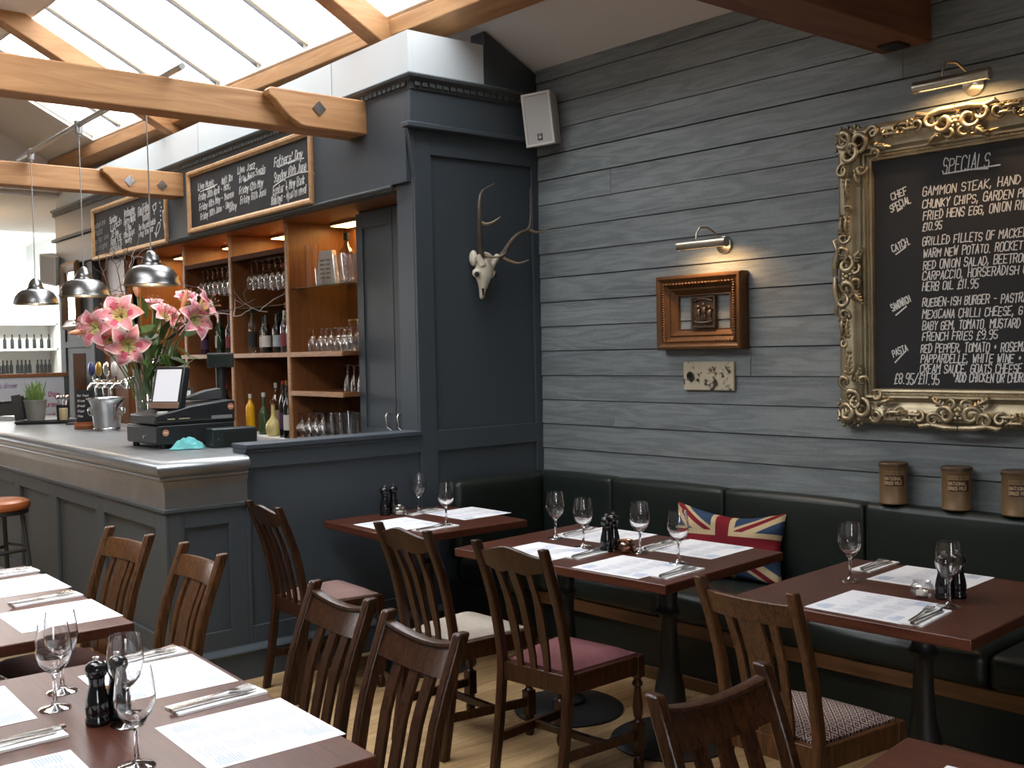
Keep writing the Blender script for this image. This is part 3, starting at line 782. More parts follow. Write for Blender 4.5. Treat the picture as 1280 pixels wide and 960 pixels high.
# ------------------------------------------------------------------ glassware
def lathe_mesh(name, prof, mats, seg=28, smooth=45):
    return MB().lathe(prof, seg).mesh(name, mats, smooth)
WG_OUT = [(0.0, 0.0), (.036, 0.0), (.038, .002), (.034, .005), (.012, .010), (.0055, .020), (.0045, .045), (.0045, .075), (.007, .086), (.020, .096), (.034, .113), (.0415, .135), (.0425, .152), (.039, .182), (.0345, .211)]
WG_IN = [(.0335, .211), (.038, .182), (.0413, .152), (.0403, .136), (.033, .116), (.019, .101), (.007, .093), (0, .092)]
WINE = thin_glass('wine_glass_clear', (.99, .99, .99), .08, .36)
FOOT = thin_glass('glass_foot', (1, 1, 1), .3, .8)
def wine_mesh():
    mb = MB().lathe(WG_OUT + WG_IN, 44)
    mb.mi = [1 if max(mb.v[i][2] for i in f) < .0205 else 0 for f in mb.f]
    return mb.mesh('wine_glass', [GLASS, FOOT], 60)
wine_me = wine_mesh()
def wine_glass(x, y, z, label, group, s=1.0, me=wine_me, name='wine_glass', flip=False, cat='glass', rz=0):
    o = bpy.data.objects.new(name, me); COL.objects.link(o)
    o.location = (x, y, z + (.211 * s if flip else 0)); o.scale = (s, s, s)
    o.rotation_euler = (PI if flip else 0, 0, rz)
    return tag(o, label, cat, group)
wine_thin = lathe_mesh('stem_glass_small', WG_OUT + WG_IN, THIN, 20, 60)
def thin_me(name, prof, m=THIN, seg=20): return lathe_mesh(name, prof, m, seg, 50)
tumb = thin_me('tumbler', [(0, 0), (.030, 0), (.036, .11), (.034, .11), (.028, .008), (0, .008)])
pint = thin_me('pint_glass', [(0, 0), (.030, 0), (.034, .03), (.043, .15), (.041, .15), (.030, .012), (0, .012)])
goblet = thin_me('goblet', [(0, 0), (.034, .0), (.034, .003), (.008, .008), (.006, .04), (.02, .055), (.038, .08), (.040, .12), (.034, .155), (.032, .155), (.037, .12), (.034, .08), (.004, .058), (0, .058)])
flute = thin_me('small_flute', [(0, 0), (.026, 0), (.026, .003), (.006, .008), (.005, .06), (.018, .09), (.026, .14), (.026, .175), (.024, .175), (.016, .09), (0, .07)])
def put(me, name, x, y, z, label, cat, group=None, flip=0.0, rz=0.0, s=1.0):
    o = bpy.data.objects.new(name, me); COL.objects.link(o)
    o.location = (x, y, z + flip); o.rotation_euler = (PI if flip else 0, 0, rz); o.scale = (s, s, s)
    return tag(o, label, cat, group)
rnd = random.Random(11)
# middle shelf of the nearest bay: upturned stemmed glasses
for k in range(14):
    r, c = divmod(k, 7)
    me, h = ((goblet, .155), (goblet, .155), (wine_thin, .211))[(r + (c > 2))]
    put(me, 'stemmed_glass', 3.53 + r * .13 + rnd.uniform(-.012, .012), 6.45 - c * .088 + rnd.uniform(-.01, .01), 1.6185, 'clear stemmed glass upturned on the middle shelf beside the cupboard', 'glass', 'upturned glasses on the middle shelf', flip=h)
for k in range(6):
    put(flute, 'sherry_glass', 3.60 + (k % 2) * .1, 6.13 - (k // 2) * .085, 1.3505, 'small clear sherry glass upturned on the short lower shelf', 'glass', 'sherry glasses on the lower shelf', flip=.175)
for k in range(8):
    r, c = divmod(k, 4)
    put(goblet, 'goblet', 3.52 + r * .11, 6.62 - c * .095, 1.0155, 'clear goblet upturned on the white worktop at the shelf bay', 'glass', 'goblets on the white worktop', flip=.186, s=1.2)
for k in range(6):
    r, c = divmod(k, 3)
    put(pint, 'beer_glass', 3.53 + r * .13, 6.235 - c * .112, 1.0155, 'tall clear beer glass standing on the white worktop by the cupboard', 'glass', 'beer glasses on the white worktop', s=1.28)
dotme = MB()
for k, (yy, mi) in enumerate(((6.13, 0), (6.025, 1), (5.92, 0), (5.815, 1))): pass
# glass shelf of the nearest bay
put(thin_me('tube_vase', [(0, 0), (.05, 0), (.05, .30), (.047, .30), (.047, .01), (0, .01)]), 'glass_cylinder', 3.60, 6.575, GS, 'tall clear glass cylinder at the left end of the glass shelf', 'vase')
mb = MB(); mb.prism([(-.10, 0), (.10, 0), (.065, .24), (-.065, .24)], (-.02, .02)); 
card = obj('tent_card', mb, mat('cream_card', (.55, .52, .46), .9), bevel=.002); card.location = (3.61, 6.375, GS); card.rotation_euler = (0, 0, -PI / 2 + .2)
tag(card, 'cream folded card standing on the glass shelf beside a glass cylinder', 'card')
mb = MB(); rr = random.Random(4)
for k in range(5): write(mb, 'menu and', -.055, .17 - k * .03, .014, .013, .003, rnd=rr)
obj('printing', mb, mat('grey_ink', (.1, .1, .1), .9), card).location = (0, -.0205, 0)
put(tumb, 'tumbler', 3.52, 6.32, GS, 'clear tumbler standing in front of the cream card', 'glass')
put(thin_me('clear_spirit', [(0, 0), (.05, 0), (.055, .02), (.055, .20), (.045, .235), (.02, .26), (.017, .30), (0, .30)], thin_glass('grey_clear', (.8, .8, .78), .3)), 'spirit_bottle', 3.66, 6.20, GS, 'clear bottle with a black cap on the glass shelf', 'bottle')
sb = bpy.data.objects['spirit_bottle']; obj('cap', MB().lathe([(0, .295), (.02, .295), (.02, .345), (0, .345)], 14), BLKPL, sb)
for k in range(4):
    put(pint, 'highball_glass', 3.55 + .13 * (k // 2), 6.10 - (k % 2) * .11, GS, 'clear highball glass on the glass shelf next to the cupboard', 'glass', 'highball glasses on the glass shelf', s=1.25)
# hanging stemmed glasses in the two racks
for (a, b), n, g in (((YU[1], YU[2]), 8, 'nearer'), ((YU[2], YU[3]), 8, 'farther')):
    st = (b - a - .06) / 9
    for k in range(n):
        for r in range(2):
            put(wine_thin, 'hanging_glass', 3.56 + r * .16, a + .03 + (k + .5) * st, 2.10, 'clear stemmed glass hanging upside down in the %s shelf rack' % g, 'glass', 'glasses hanging in the %s rack' % g, flip=.2135)

# ------------------------------------------------------------------ bottles
def bottle(x, y, z, h, r, glassm, cap, lab, label, neck=.3, group=None, liquid=None, cat='bottle', shoulder=.62):
    t = thing('bottle', label, cat, (x, y, z), 0, group)
    r *= .78; hs = h * shoulder
    rn = max(.011, r * .33)
    prof = [(0, 0), (r * .92, 0), (r, .008), (r, hs), (r * .85, hs + h * .06), (rn * 1.25, hs + h * .15), (rn, hs + h * .2), (rn, h * .93), (0, h * .93)]
    obj('body', MB().lathe(prof, 18), glassm, t, smooth=50)
    obj('cap', MB().lathe([(0, h * .90), (rn * 1.12, h * .90), (rn * 1.12, h), (0, h)], 14), cap, t, smooth=40)
    if lab is not None:
        obj('paper_label', MB().lathe([(r + .0008, h * .16), (r + .0008, h * .46)], 18), lab, t, smooth=60)
    return t
G_GRN = mat('green_bottle', (.012, .035, .014), .08, spec=.8); G_DK = mat('dark_bottle', (.010, .009, .008), .08, spec=.8)
G_CLR = MATS['grey_clear']; G_AMB = thin_glass('whisky_glass', (.55, .26, .06), .25); G_YEL = mat('straw_wine', (.38, .33, .06), .15)
G_OJ = mat('orange_juice', (.72, .36, .01), .25); L_W = mat('label_white', (.62, .60, .56), .8); L_C = mat('label_cream', (.5, .42, .25), .8)
L_P = mat('label_purple', (.055, .022, .075), .7); L_R = mat('label_red', (.20, .03, .04), .7); L_K = mat('label_black', (.02, .02, .025), .7)
C_R = mat('red_cap', (.42, .02, .02), .4); C_G = mat('gold_cap', (.4, .26, .06), .35, .6); C_W = mat('white_cap', (.6, .6, .58), .5); C_K = BLKPL; C_P = L_P
W = 1.0155
bottle(3.475, 7.35, W, .30, .043, G_OJ, C_W, None, 'bottle of orange juice on the white worktop', shoulder=.66)
bottle(3.53, 7.24, W, .31, .05, mat('green_juice', (.045, .075, .03), .2), C_W, None, 'stubby bottle half full of green liquid beside the orange juice', shoulder=.5)
bottle(3.62, 7.22, W, .38, .04, G_CLR, C_W, L_C, 'tall clear bottle with a white cap behind the green liquid')
t = thing('flask', 'round bellied flask of pale yellow drink on the white worktop', 'bottle', (3.50, 7.03, W))
obj('body', MB().lathe([(0, 0), (.04, 0), (.056, .03), (.058, .065), (.048, .10), (.022, .13), (.014, .15), (.014, .235), (0, .235)], 22), mat('pale_yellow', (.62, .52, .22), .12), t)
obj('cap', MB().lathe([(0, .232), (.02, .232), (.02, .262), (0, .262)], 14), mat('brown_cap', (.1, .03, .01), .4), t)
bottle(3.64, 7.08, W, .40, .043, G_AMB, C_G, L_C, 'tall amber whisky bottle with a gold cap behind the flask')
bottle(3.54, 6.94, W, .40, .042, G_YEL, C_R, None, 'straw coloured bottle with a red capsule on the white worktop')
bottle(3.49, 6.85, W, .38, .039, G_DK, C_K, L_P, 'dark bottle with a purple label near the shelf upright')
bottle(3.47, 6.745, W, .36, .039, G_DK, C_K, L_W, 'dark wine bottle with a white label against the shelf upright')
bottle(3.70, 6.82, W, .41, .04, G_GRN, C_P, None, 'green wine bottle with a purple capsule behind the purple label')
bottle(3.76, 7.30, W, .36, .04, G_CLR, C_K, None, 'plain clear bottle at the back of the white worktop')
bottle(3.60, 8.05, W, .36, .04, G_DK, C_R, L_R, 'dark bottle with a red top on the worktop behind the till')
bottle(3.60, 7.75, W, .33, .04, G_AMB, C_K, L_W, 'amber bottle at the far upright on the white worktop')
Z1 = 1.6185
mid = [(7.46, 3.56, .34, G_CLR, C_K, L_K, 'clear bottle with a black label at the left of the middle shelf'),
 (7.35, 3.60, .27, G_CLR, C_K, L_W, 'short clear bottle with a white label second on the middle shelf'),
 (7.25, 3.68, .30, G_DK, C_K, L_W, 'dark bottle behind the white labelled one on the middle shelf'),
 (7.18, 3.54, .28, G_DK, C_K, L_W, 'squat dark bottle with a white label on the middle shelf'),
 (7.10, 3.66, .37, G_AMB, C_G, L_C, 'tall amber bottle with a gold stopper on the middle shelf'),
 (7.03, 3.55, .28, G_DK, C_K, mat('label_pale', (.4, .45, .5), .8), 'dark bottle with a pale blue label on the middle shelf'),
 (6.96, 3.64, .34, G_DK, C_R, L_R, 'dark bottle with a red cap on the middle shelf'),
 (6.87, 3.53, .30, G_CLR, C_W, L_R, 'clear bottle with a red label near the upright on the middle shelf'),
 (6.82, 3.64, .38, G_CLR, C_W, L_W, 'tall clear bottle with a pale cap near the upright on the middle shelf'),
 (6.76, 3.52, .30, G_CLR, C_K, L_P, 'clear bottle with a purple label against the upright on the middle shelf')]
for y, x, h, g, c, l, lab in mid: bottle(x, y, Z1, h, .042, g, c, l, lab)
far = [(8.32, 3.55, .26, mat('violet_liqueur', (.03, .012, .03), .1), L_P, L_P, 'stumpy violet liqueur bottle on the farther middle shelf'),
 (8.20, 3.62, .33, G_GRN, C_W, L_W, 'green bottle with a white label on the farther middle shelf'),
 (8.08, 3.58, .30, G_GRN, C_K, None, 'plain green bottle on the farther middle shelf'),
 (7.97, 3.66, .29, G_CLR, C_K, L_W, 'clear bottle at the back of the farther middle shelf'),
 (7.86, 3.56, .30, G_DK, C_R, L_R, 'dark bottle with a red label on the farther middle shelf'),
 (7.75, 3.62, .31, G_DK, C_R, None, 'dark bottle with a red cap at the upright of the farther middle shelf')]
for y, x, h, g, c, l, lab in far: bottle(x, y, Z1, h, .040, g, c, l, lab)

# ------------------------------------------------------------------ chalkboards over the bar
def chalkboard(label, y0, y1, z0, z1, seed):
    """hangs on the bar wall, lettering facing the room; local x runs towards the camera"""
    T = Matrix.Translation((XB - .034, y1, z0)) @ Matrix.Rotation(-PI / 2, 4, 'Z')
    t = thing('chalkboard', label, 'blackboard', T=T)
    Wd, H = y1 - y0, z1 - z0; fw = .042
    mb = MB(); mb.box(fw * .6, Wd - fw * .6, 0, .012, fw * .6, H - fw * .6); obj('slate', mb, SLATE, t, smooth=0)
    mb = MB()
    sec = [(0, .012), (0, -.012), (.010, -.022), (.026, -.020), (.034, -.010), (fw, -.004), (fw, .012)]
    def ring(o, yv): return [(o, yv, o), (Wd - o, yv, o), (Wd - o, yv, H - o), (o, yv, H - o)]
    mb.loft([[ring(o, yv)[k] for o, yv in sec] for k in (0, 1, 2, 3, 0)], cap=False)
    obj('frame', mb, FRAMEW, t, smooth=30)
    return t, Wd, H
def units(text): return sum(.75 if c == ' ' else (.6 if c in "Iil,.'!1" else (1.2 if c in 'MWmw' else 1)) for c in text)
def board_writer(T, ox, oy, sc_, wd, rr):
    """returns fit(): text running between two points read off the picture, on the board's own plane"""
    inv = T.inverted()
    def loc(cx, cy):
        p = inv @ atx(ox + cx / sc_, oy + cy / sc_, XB - .038); return p.x, p.z
    def fit(mb, text, p0, p1, h, mi=0):
        (x0, z0), (x1, z1) = loc(*p0), loc(*p1)
        write(mb, text, x0, z0 - h / 2, h, (x1 - x0) / units(text), wd, rot=math.atan2(z1 - z0, x1 - x0), slant=.2, rnd=rr, jit=.25, mi=mi)
    return loc, fit
t, Wd, H = chalkboard('wide blackboard above the bar chalked with jazz dates and Fathers Day', 5.937, 7.90, 2.548, 3.02, 1)
mb = MB(); loc, fit = board_writer(t.matrix_world if False else Matrix.Translation((XB - .034, 7.90, 2.548)) @ Matrix.Rotation(-PI / 2, 4, 'Z'), 230, 170, 7.11, .0078, random.Random(8))
for s_, p0, p1, h in (('Live Music', (122, 455), (262, 402), .045), ('Matt The', (330, 402), (428, 362), .045), ('Friday 28th April -', (126, 548), (335, 468), .045), ('Hat,', (350, 456), (412, 434), .045),
    ('Friday 18th May - Yvonne', (132, 640), (440, 506), .045), ('Friday 30th June - Simon', (142, 722), (430, 592), .045), ('Gilby', (398, 648), (466, 612), .042),
    ('Live Jazz', (472, 308), (628, 250), .048), ('from Anna Sueois', (486, 386), (720, 284), .045), ('Friday 12th May', (486, 490), (700, 408), .048), ('Friday 16th June', (497, 576), (726, 486), .048),
    ("Fathers' Day", (796, 236), (1050, 152), .060), ('Sunday 18th June', (796, 376), (1085, 258), .058), ('Easter & May Bank', (786, 490), (1070, 380), .054), ('Holidays - Open as usual', (772, 580), (1085, 462), .052)):
    fit(mb, s_, p0, p1, h)
for pl_ in ([(140, 496), (290, 428)], [(196, 478), (270, 446)], [(530, 408), (620, 350), (712, 332)], [(834, 276), (1012, 194)], [(920, 246), (1010, 206), (1060, 196)], [(800, 440), (900, 372), (1020, 326), (1100, 314), (1152, 332)]):
    strokes(mb, [[loc(*q) for q in pl_]], .007)
obj('chalk_writing', mb, CHALK, t, smooth=0)
t, Wd, H = chalkboard('farther wall blackboard chalked with weekly offers, a fish and a bottle', 8.335, 10.16, 2.520, 3.00, 2)
mb = MB(); loc, fit = board_writer(Matrix.Translation((XB - .034, 10.16, 2.520)) @ Matrix.Rotation(-PI / 2, 4, 'Z'), 100, 240, 9.6, .0085, random.Random(9))
for s_, p0, p1, h, mi in (('Mondays are', (140, 428), (300, 348), .05, 1), ('Pizza', (160, 506), (266, 452), .05, 1), ('Two for one', (146, 618), (338, 512), .045, 1), ('all night', (162, 690), (330, 624), .045, 1),
    ('Sunday', (348, 345), (440, 300), .06, 0), ('Lunch', (362, 432), (495, 340), .06, 0), ('12-7pm', (376, 512), (460, 468), .05, 0), ('Roast 9.95', (366, 592), (490, 530), .05, 0), ('Childs 5.95', (364, 652), (500, 600), .05, 0), ('two courses', (356, 706), (495, 664), .035, 0),
    ('Wednesday', (522, 258), (650, 206), .065, 0), ('Curry Night', (522, 362), (664, 292), .065, 0), ('5-9pm', (540, 450), (612, 404), .055, 0), ('Menu changes', (525, 522), (650, 460), .048, 0), ('weekly', (540, 590), (616, 552), .048, 0),
    ('Fish Friday', (690, 240), (822, 160), .07, 0), ('Today', (742, 316), (822, 258), .06, 0), ('For the cooks catch', (702, 432), (900, 342), .045, 0), ('ring the bar', (702, 510), (882, 428), .045, 0)):
    fit(mb, s_, p0, p1, h, mi)
def curve(pl_, w_=.009): strokes(mb, [[loc(*q) for q in pl_]], w_)
curve([(900, 520), (912, 440), (935, 370), (955, 365), (955, 410), (935, 480), (905, 520), (890, 490), (920, 500), (908, 545), (898, 500)])   # fish
curve([(985, 220), (992, 290), (995, 340), (1012, 470), (1022, 490), (1034, 480), (1026, 360), (1008, 290), (996, 225), (985, 220)]); curve([(1010, 400), (1028, 392)]); curve([(1014, 440), (1032, 432)])   # bottle
curve([(866, 170), (874, 215), (886, 225), (902, 200), (908, 130), (866, 170)]); curve([(886, 225), (886, 268)])   # glass
for q in ((952, 125), (966, 180), (958, 225), (960, 280), (962, 335)): curve([q, (q[0] + 4, q[1] + 4)], .014)
obj('chalk_writing', mb, [CHALK, CHALKG], t, smooth=0)

# pilaster mirror and far speaker
mb = MB()
def picture_frame(mb, Wd, H, sec, closed=True):
    def ring(o, yv): return [(o, yv, o), (Wd - o, yv, o), (Wd - o, yv, H - o), (o, yv, H - o)]
    mb.loft([[ring(o, yv)[k] for o, yv in sec] for k in (0, 1, 2, 3, 0)], cap=False)
T = Matrix.Translation((XB - .03, 11.15, 1.90)) @ Matrix.Rotation(-PI / 2, 4, 'Z')
t = thing('wall_mirror', 'narrow tall gilt framed mirror on the far pilaster', 'mirror', T=T)
picture_frame(mb, .50, .67, [(0, .012), (0, -.02), (.03, -.035), (.07, -.02), (.10, -.008), (.10, .012)]); obj('frame', mb, GOLDW, t, smooth=30)
mb = MB(); mb.box(.09, .41, 0, .01, .09, .58); obj('mirror_glass', mb, mat('mirror', (.85, .85, .85), .03, 1.0), t)
# ------------------------------------------------------------------ banquette along the two walls
bq = thing('banquette', 'dark green leather corner banquette under the plank wall', 'bench', T=WM)
def pad(x0, x1, y0, y1, z0, z1, r=.035, crown=.012, axis='x', name='p'):
    """a stuffed cushion block: rounded box with softly crowned faces"""
    bm = bmesh.new(); n = 12; sx, sy_, sz = x1 - x0, y1 - y0, z1 - z0
    bmesh.ops.create_cube(bm, size=1)
    bmesh.ops.subdivide_edges(bm, edges=bm.edges, cuts=n - 1, use_grid_fill=True)
    def warp(a, L):      # gather the grid lines near the ends so that the rounding stays tight
        t = abs(a); e = min(.45, r / (L / 2)); kk = (1 - t) * n / 2
        k = 1 - e * kk / 2 if kk <= 2 else (1 - e) * t / (1 - 4.0 / n)
        return math.copysign(max(0, min(1, k)), a)
    for v in bm.verts:
        u, w_, q = (warp(c * 2, L) for c, L in ((v.co.x, sx), (v.co.y, sy_), (v.co.z, sz)))
        p = Vector((u * sx / 2, w_ * sy_ / 2, q * sz / 2))
        inner = Vector((max(-sx / 2 + r, min(sx / 2 - r, p.x)), max(-sy_ / 2 + r, min(sy_ / 2 - r, p.y)), max(-sz / 2 + r, min(sz / 2 - r, p.z))))
        d = p - inner
        if d.length > 1e-6: p = inner + d.normalized() * min(r, max(abs(d.x), abs(d.y), abs(d.z)))
        f = lambda a: max(0, 1 - a * a)
        ux, uz = v.co.x, v.co.z
        if ux < -.499: p.x -= crown * f(w_) * f(q)
        if uz > .499: p.z += crown * f(w_) * f(u)
        v.co = p + Vector(((x0 + x1) / 2, (y0 + y1) / 2, (z0 + z1) / 2))
    me = bpy.data.meshes.new(name); bm.to_mesh(me); bm.free()
    me.materials.append(LEATHER); me.shade_smooth()
    return me
seams = [-.02, -.66, -1.42, -2.19, -2.955, -3.72, -4.48]
for a, b in zip(seams[:-1], seams[1:]):
    obj('back_cushion', pad(-.145, -.035, b + .002, a - .002, .42, .875, .024, .010), None, bq)
mb = MB(); mb.box(-.10, -.022, -4.5, -.02, .10, .870); obj('back_frame', mb, LEATHER, bq, .01)
for a, b in zip([-.56, -.66 - .02] + seams[2:-1], seams[2:] if False else [-.66, -1.42] + seams[3:]):
    pass
seat_s = [-.02, -.66, -1.42, -2.19, -2.955, -3.72, -4.48]
for a, b in zip(seat_s[:-1], seat_s[1:]):
    obj('seat_cushion', pad(-.66, -.12, b + .003, a - .003, .315, .455, .04, .012), None, bq)
mb = MB(); mb.box(-.64, -.14, -4.5, -.02, .255, .318); obj('seat_rail', mb, wood('bench_rail', (.10, .042, .014), (.16, .075, .03), (16, 1, 16), 3, .4, .05), bq, .004)
mb = MB(); mb.box(-.60, -.14, -4.5, -.02, .06, .256); obj('kick_board', mb, LEATHER, bq, .004)
mb = MB(); mb.box(-.615, -.14, -4.5, -.02, 0, .06); obj('plinth', mb, MATS['bench_rail'], bq, .003)
# short return against the panelled column
bm_ = WM.inverted()
def at_world(o): o.matrix_local = bm_
o = obj('back_cushion', pad(3.46, 4.09, YP - .14, YP - .025, .42, .872, .032, .010, name='return_back'), None, bq); at_world(o)
o = obj('seat_cushion', pad(3.46, 3.66, YP - .60, YP - .12, .315, .455, .04, .01, name='return_seat'), None, bq); at_world(o)
mb = MB(); mb.box(3.48, 3.70, YP - .58, YP - .025, .06, .316); o = obj('kick_board', mb, LEATHER, bq, .004); at_world(o)

# ------------------------------------------------------------------ tables
TH = .745
def iron_column(mb, x, y, base_r=.0):
    mb.lathe([(0, .0), (.0, .03), (.075, .03), (.078, .05), (.05, .075), (.058, .10), (.066, .15), (.060, .22), (.042, .30), (.034, .42), (.032, .50), (.040, .515), (.052, .530), (.040, .545), (.036, .56), (.038, .66), (.055, .68), (.055, .695), (0, .695)], 20, 0, Matrix.Translation((x, y, 0)))
def table(name_label, cx, cy, rot, lx, ly, cols, group=None, th=.036, base=.24):
    t = thing('dining_table', name_label, 'table', (cx, cy, 0), rot, 'mahogany topped restaurant tables')
    mb = MB(); mb.box(-lx / 2, lx / 2, -ly / 2, ly / 2, TH - th, TH); obj('tabletop', mb, TABLE, t, .004, smooth=30)
    for (x, y) in cols:
        mb = MB(); iron_column(mb, x, y); obj('pedestal', mb, BLKMT, t, smooth=40)
        mb = MB(); mb.box(x - .16, x + .16, y - .03, y + .03, TH - th - .016, TH - th); obj('top_bracket', mb, BLKMT, t)
        mb = MB(); mb.lathe([(0, .0), (base, .0), (base + .004, .008), (base - .01, .018), (.09, .034), (0, .036)], 36, 0, Matrix.Translation((x, y, 0))); obj('base_plate', mb, BLKMT, t, smooth=40)
    return t
R = math.radians
T1 = dict(c=(3.03, 4.435), r=R(-1.0)); T2 = dict(c=(3.142, 3.183), r=R(5.5)); T3 = dict(c=(3.288, 1.936), r=R(4.3))
table('small square dining table against the half wall in the corner', *T1['c'], T1['r'], .755, .73, [(.02, .02)])
table('long dining table in front of the flag cushion, laid for four', *T2['c'], T2['r'], .80, 1.14, [(0, .28), (0, -.28)])
table('dining table at right under the specials board, laid for two', *T3['c'], T3['r'], .85, .82, [(.10, -.02)])
table('dining table cut off by the lower right corner', 1.735, .775, R(7), .80, .80, [(0, 0)])
table('large dining table in the lower left foreground with four place settings', .775, 2.485, R(-1.5), .82, 1.13, [(0, .3), (0, -.3)])
table('dining table at the left edge behind the foreground table', .79, 4.05, R(0), .80, 1.27, [(0, .3), (0, -.3)])

# ------------------------------------------------------------------ chairs (local +x is the way the sitter faces)
def post_path(kind, s):
    ys = .160 * s
    return [(-.255, ys, 0), (-.215, ys, .22), (-.192, ys, .42), (-.196, ys, .50), (-.235, ys, .70), (-.318, ys * 1.01, .915)]
def rect_sweep(mb, pts, wx, wy, mi=0, taper=None):
    secs = []
    for i, p in enumerate(pts):
        k = 1.0 if taper is None else taper[i]
        hx, hy = wx / 2 * k, wy / 2 * k
        secs.append([(p[0] - hx, p[1] - hy, p[2]), (p[0] + hx, p[1] - hy, p[2]), (p[0] + hx, p[1] + hy, p[2]), (p[0] - hx, p[1] + hy, p[2])])
    return mb.loft(secs, mi)
def post_x(z):
    pts = post_path('', 1)
    for a, b in zip(pts[:-1], pts[1:]):
        if a[2] <= z <= b[2]:
            t = (z - a[2]) / (b[2] - a[2]); return a[0] + (b[0] - a[0]) * t
    return pts[-1][0]
def chair(style, seatm, woodm, loc, yaw, label, group):
    t = thing('dining_chair', label, 'chair', (*loc, 0), yaw, group)
    for s in (1, -1):
        mb = MB(); pts = post_path(style, s)
        fine = []
        for i in range(len(pts) - 1):
            for k in range(3):
                u = k / 3; a, b = Vector(pts[i]), Vector(pts[i + 1]); fine.append(a.lerp(b, u))
        fine.append(Vector(pts[-1]))
        sm = [fine[0]] + [(fine[i - 1] + fine[i] * 2 + fine[i + 1]) / 4 for i in range(1, len(fine) - 1)] + [fine[-1]]
        rect_sweep(mb, sm, .036, .030)
        obj('rear_leg', mb, woodm, t, .006, smooth=40)
        # front leg
        mb = MB(); x, y = .175, .190 * s
        if style == 'splat':
            rect_sweep(mb, [(x, y, .445), (x, y, .30), (x, y, 0)], .040, .040, taper=[1, 1, .72])
        else:
            mb.box(x - .021, x + .021, y - .021, y + .021, .36, .445)
            mb.lathe([(.019, .362), (.012, .352), (.020, .340), (.020, .330), (.012, .322), (.016, .29), (.020, .25), (.018, .215), (.012, .20), (.021, .19)], 16, 0, Matrix.Translation((x, y, 0)))
            mb.box(x - .021, x + .021, y - .021, y + .021, .085, .19)
            mb.lathe([(0, 0), (.013, 0), (.020, .015), (.022, .035), (.017, .052), (.011, .060), (.019, .072), (.020, .086)], 16, 0, Matrix.Translation((x, y, 0)))
        obj('front_leg', mb, woodm, t, .003, smooth=40)
    # seat frame: four rails, trapezoid in plan
    mb = MB()
    def rail(p, q, z0, z1, th):
        d = Vector((q[0] - p[0], q[1] - p[1], 0)).normalized(); n = Vector((-d.y, d.x, 0)) * th / 2
        P, Q = Vector((*p, 0)), Vector((*q, 0))
        mb.loft([[P - n + Vector((0, 0, z0)), P + n + Vector((0, 0, z0)), P + n + Vector((0, 0, z1)), P - n + Vector((0, 0, z1))],
                 [Q - n + Vector((0, 0, z0)), Q + n + Vector((0, 0, z0)), Q + n + Vector((0, 0, z1)), Q - n + Vector((0, 0, z1))]])
    rail((-.19, -.145), (-.19, .145), .375, .445, .024); rail((.185, -.17), (.185, .17), .375, .445, .022)
    for s in (1, -1): rail((-.18, .158 * s), (.165, .198 * s), .375, .445, .022)
    obj('seat_frame', mb, woodm, t, .003, smooth=30)
    # stuffed drop-in seat
    n = 12; mbs = MB(); vs = []; fs = []
    for i in range(n + 1):
        u = i / n; xx = -.172 + u * .352; hw = .142 + u * .042
        for j in range(n + 1):
            q = j / n * 2 - 1
            edge = min(1, 4.5 * min(u, 1 - u) + .0) ; edge2 = min(1, 3.2 * (1 - abs(q)))
            z = .449 + .026 * (1 - (1 - edge) ** 2) * (1 - (1 - edge2) ** 2)
            vs.append((xx, hw * q, z))
    for i in range(n):
        for j in range(n):
            a = i * (n + 1) + j; fs.append((a, a + n + 1, a + n + 2, a + 1))
    m0 = len(vs)
    for i in range(n + 1):
        for j in (0, n):
            pass
    mbs.add(vs, fs)
    mbs.loft([[(-.172, -.142, .430), (.180, -.184, .430), (.180, .184, .430), (-.172, .142, .430)], [(-.172, -.142, .4495), (.180, -.184, .4495), (.180, .184, .4495), (-.172, .142, .4495)]])
    obj('seat', mbs, seatm, t, smooth=60)
    # crest rail
    mb = MB(); secs = []; N = 14
    zt, zb = .895, .795
    for i in range(N + 1):
        q = i / N * 2 - 1; y = q * .147
        bow = -.018 * (1 - q * q)
        if style == 'wavy':
            top = zt - .004 + .012 * math.cos(q * PI) * .9 + .010 * (1 - abs(q)); low = zb + .030 + .010 * math.cos(q * 2 * PI) * (1 - abs(q)) - .014 * (1 - q * q)
        elif style == 'splat':
            top = zt - .020 + .0; low = zb + .010
        else:
            top = zt - .020 * (1 - q * q) - .004; low = zb - .012 * (1 - q * q) + .012
        xt, xb = post_x(top) + bow, post_x(low) + bow
        th = .020
        if style == 'bead':
            secs.append([(xb - th / 2, y, low), (xb + th / 2, y, low), (xt + th / 2, y, top - .014), (xt + th / 2 + .006, y, top - .010), (xt + th / 2 + .006, y, top - .002), (xt + th / 2, y, top), (xt - th / 2, y, top)])
        else:
            secs.append([(xb - th / 2, y, low), (xb + th / 2, y, low), (xt + th / 2, y, top - .003), (xt + th / 2 - .003, y, top), (xt - th / 2 + .003, y, top), (xt - th / 2, y, top - .003)])
    mb.loft(secs); obj('crest_rail', mb, woodm, t, smooth=45)
    # slats
    if style == 'splat': sl = [(-.078, .026, 1), (0, .082, 1), (.078, .026, 1)]
    elif style == 'wavy': sl = [(-.075, .030, 0), (0, .030, 0), (.075, .030, 0)]
    else: sl = [(-.074, .038, 0), (0, .038, 0), (.074, .038, 0)]
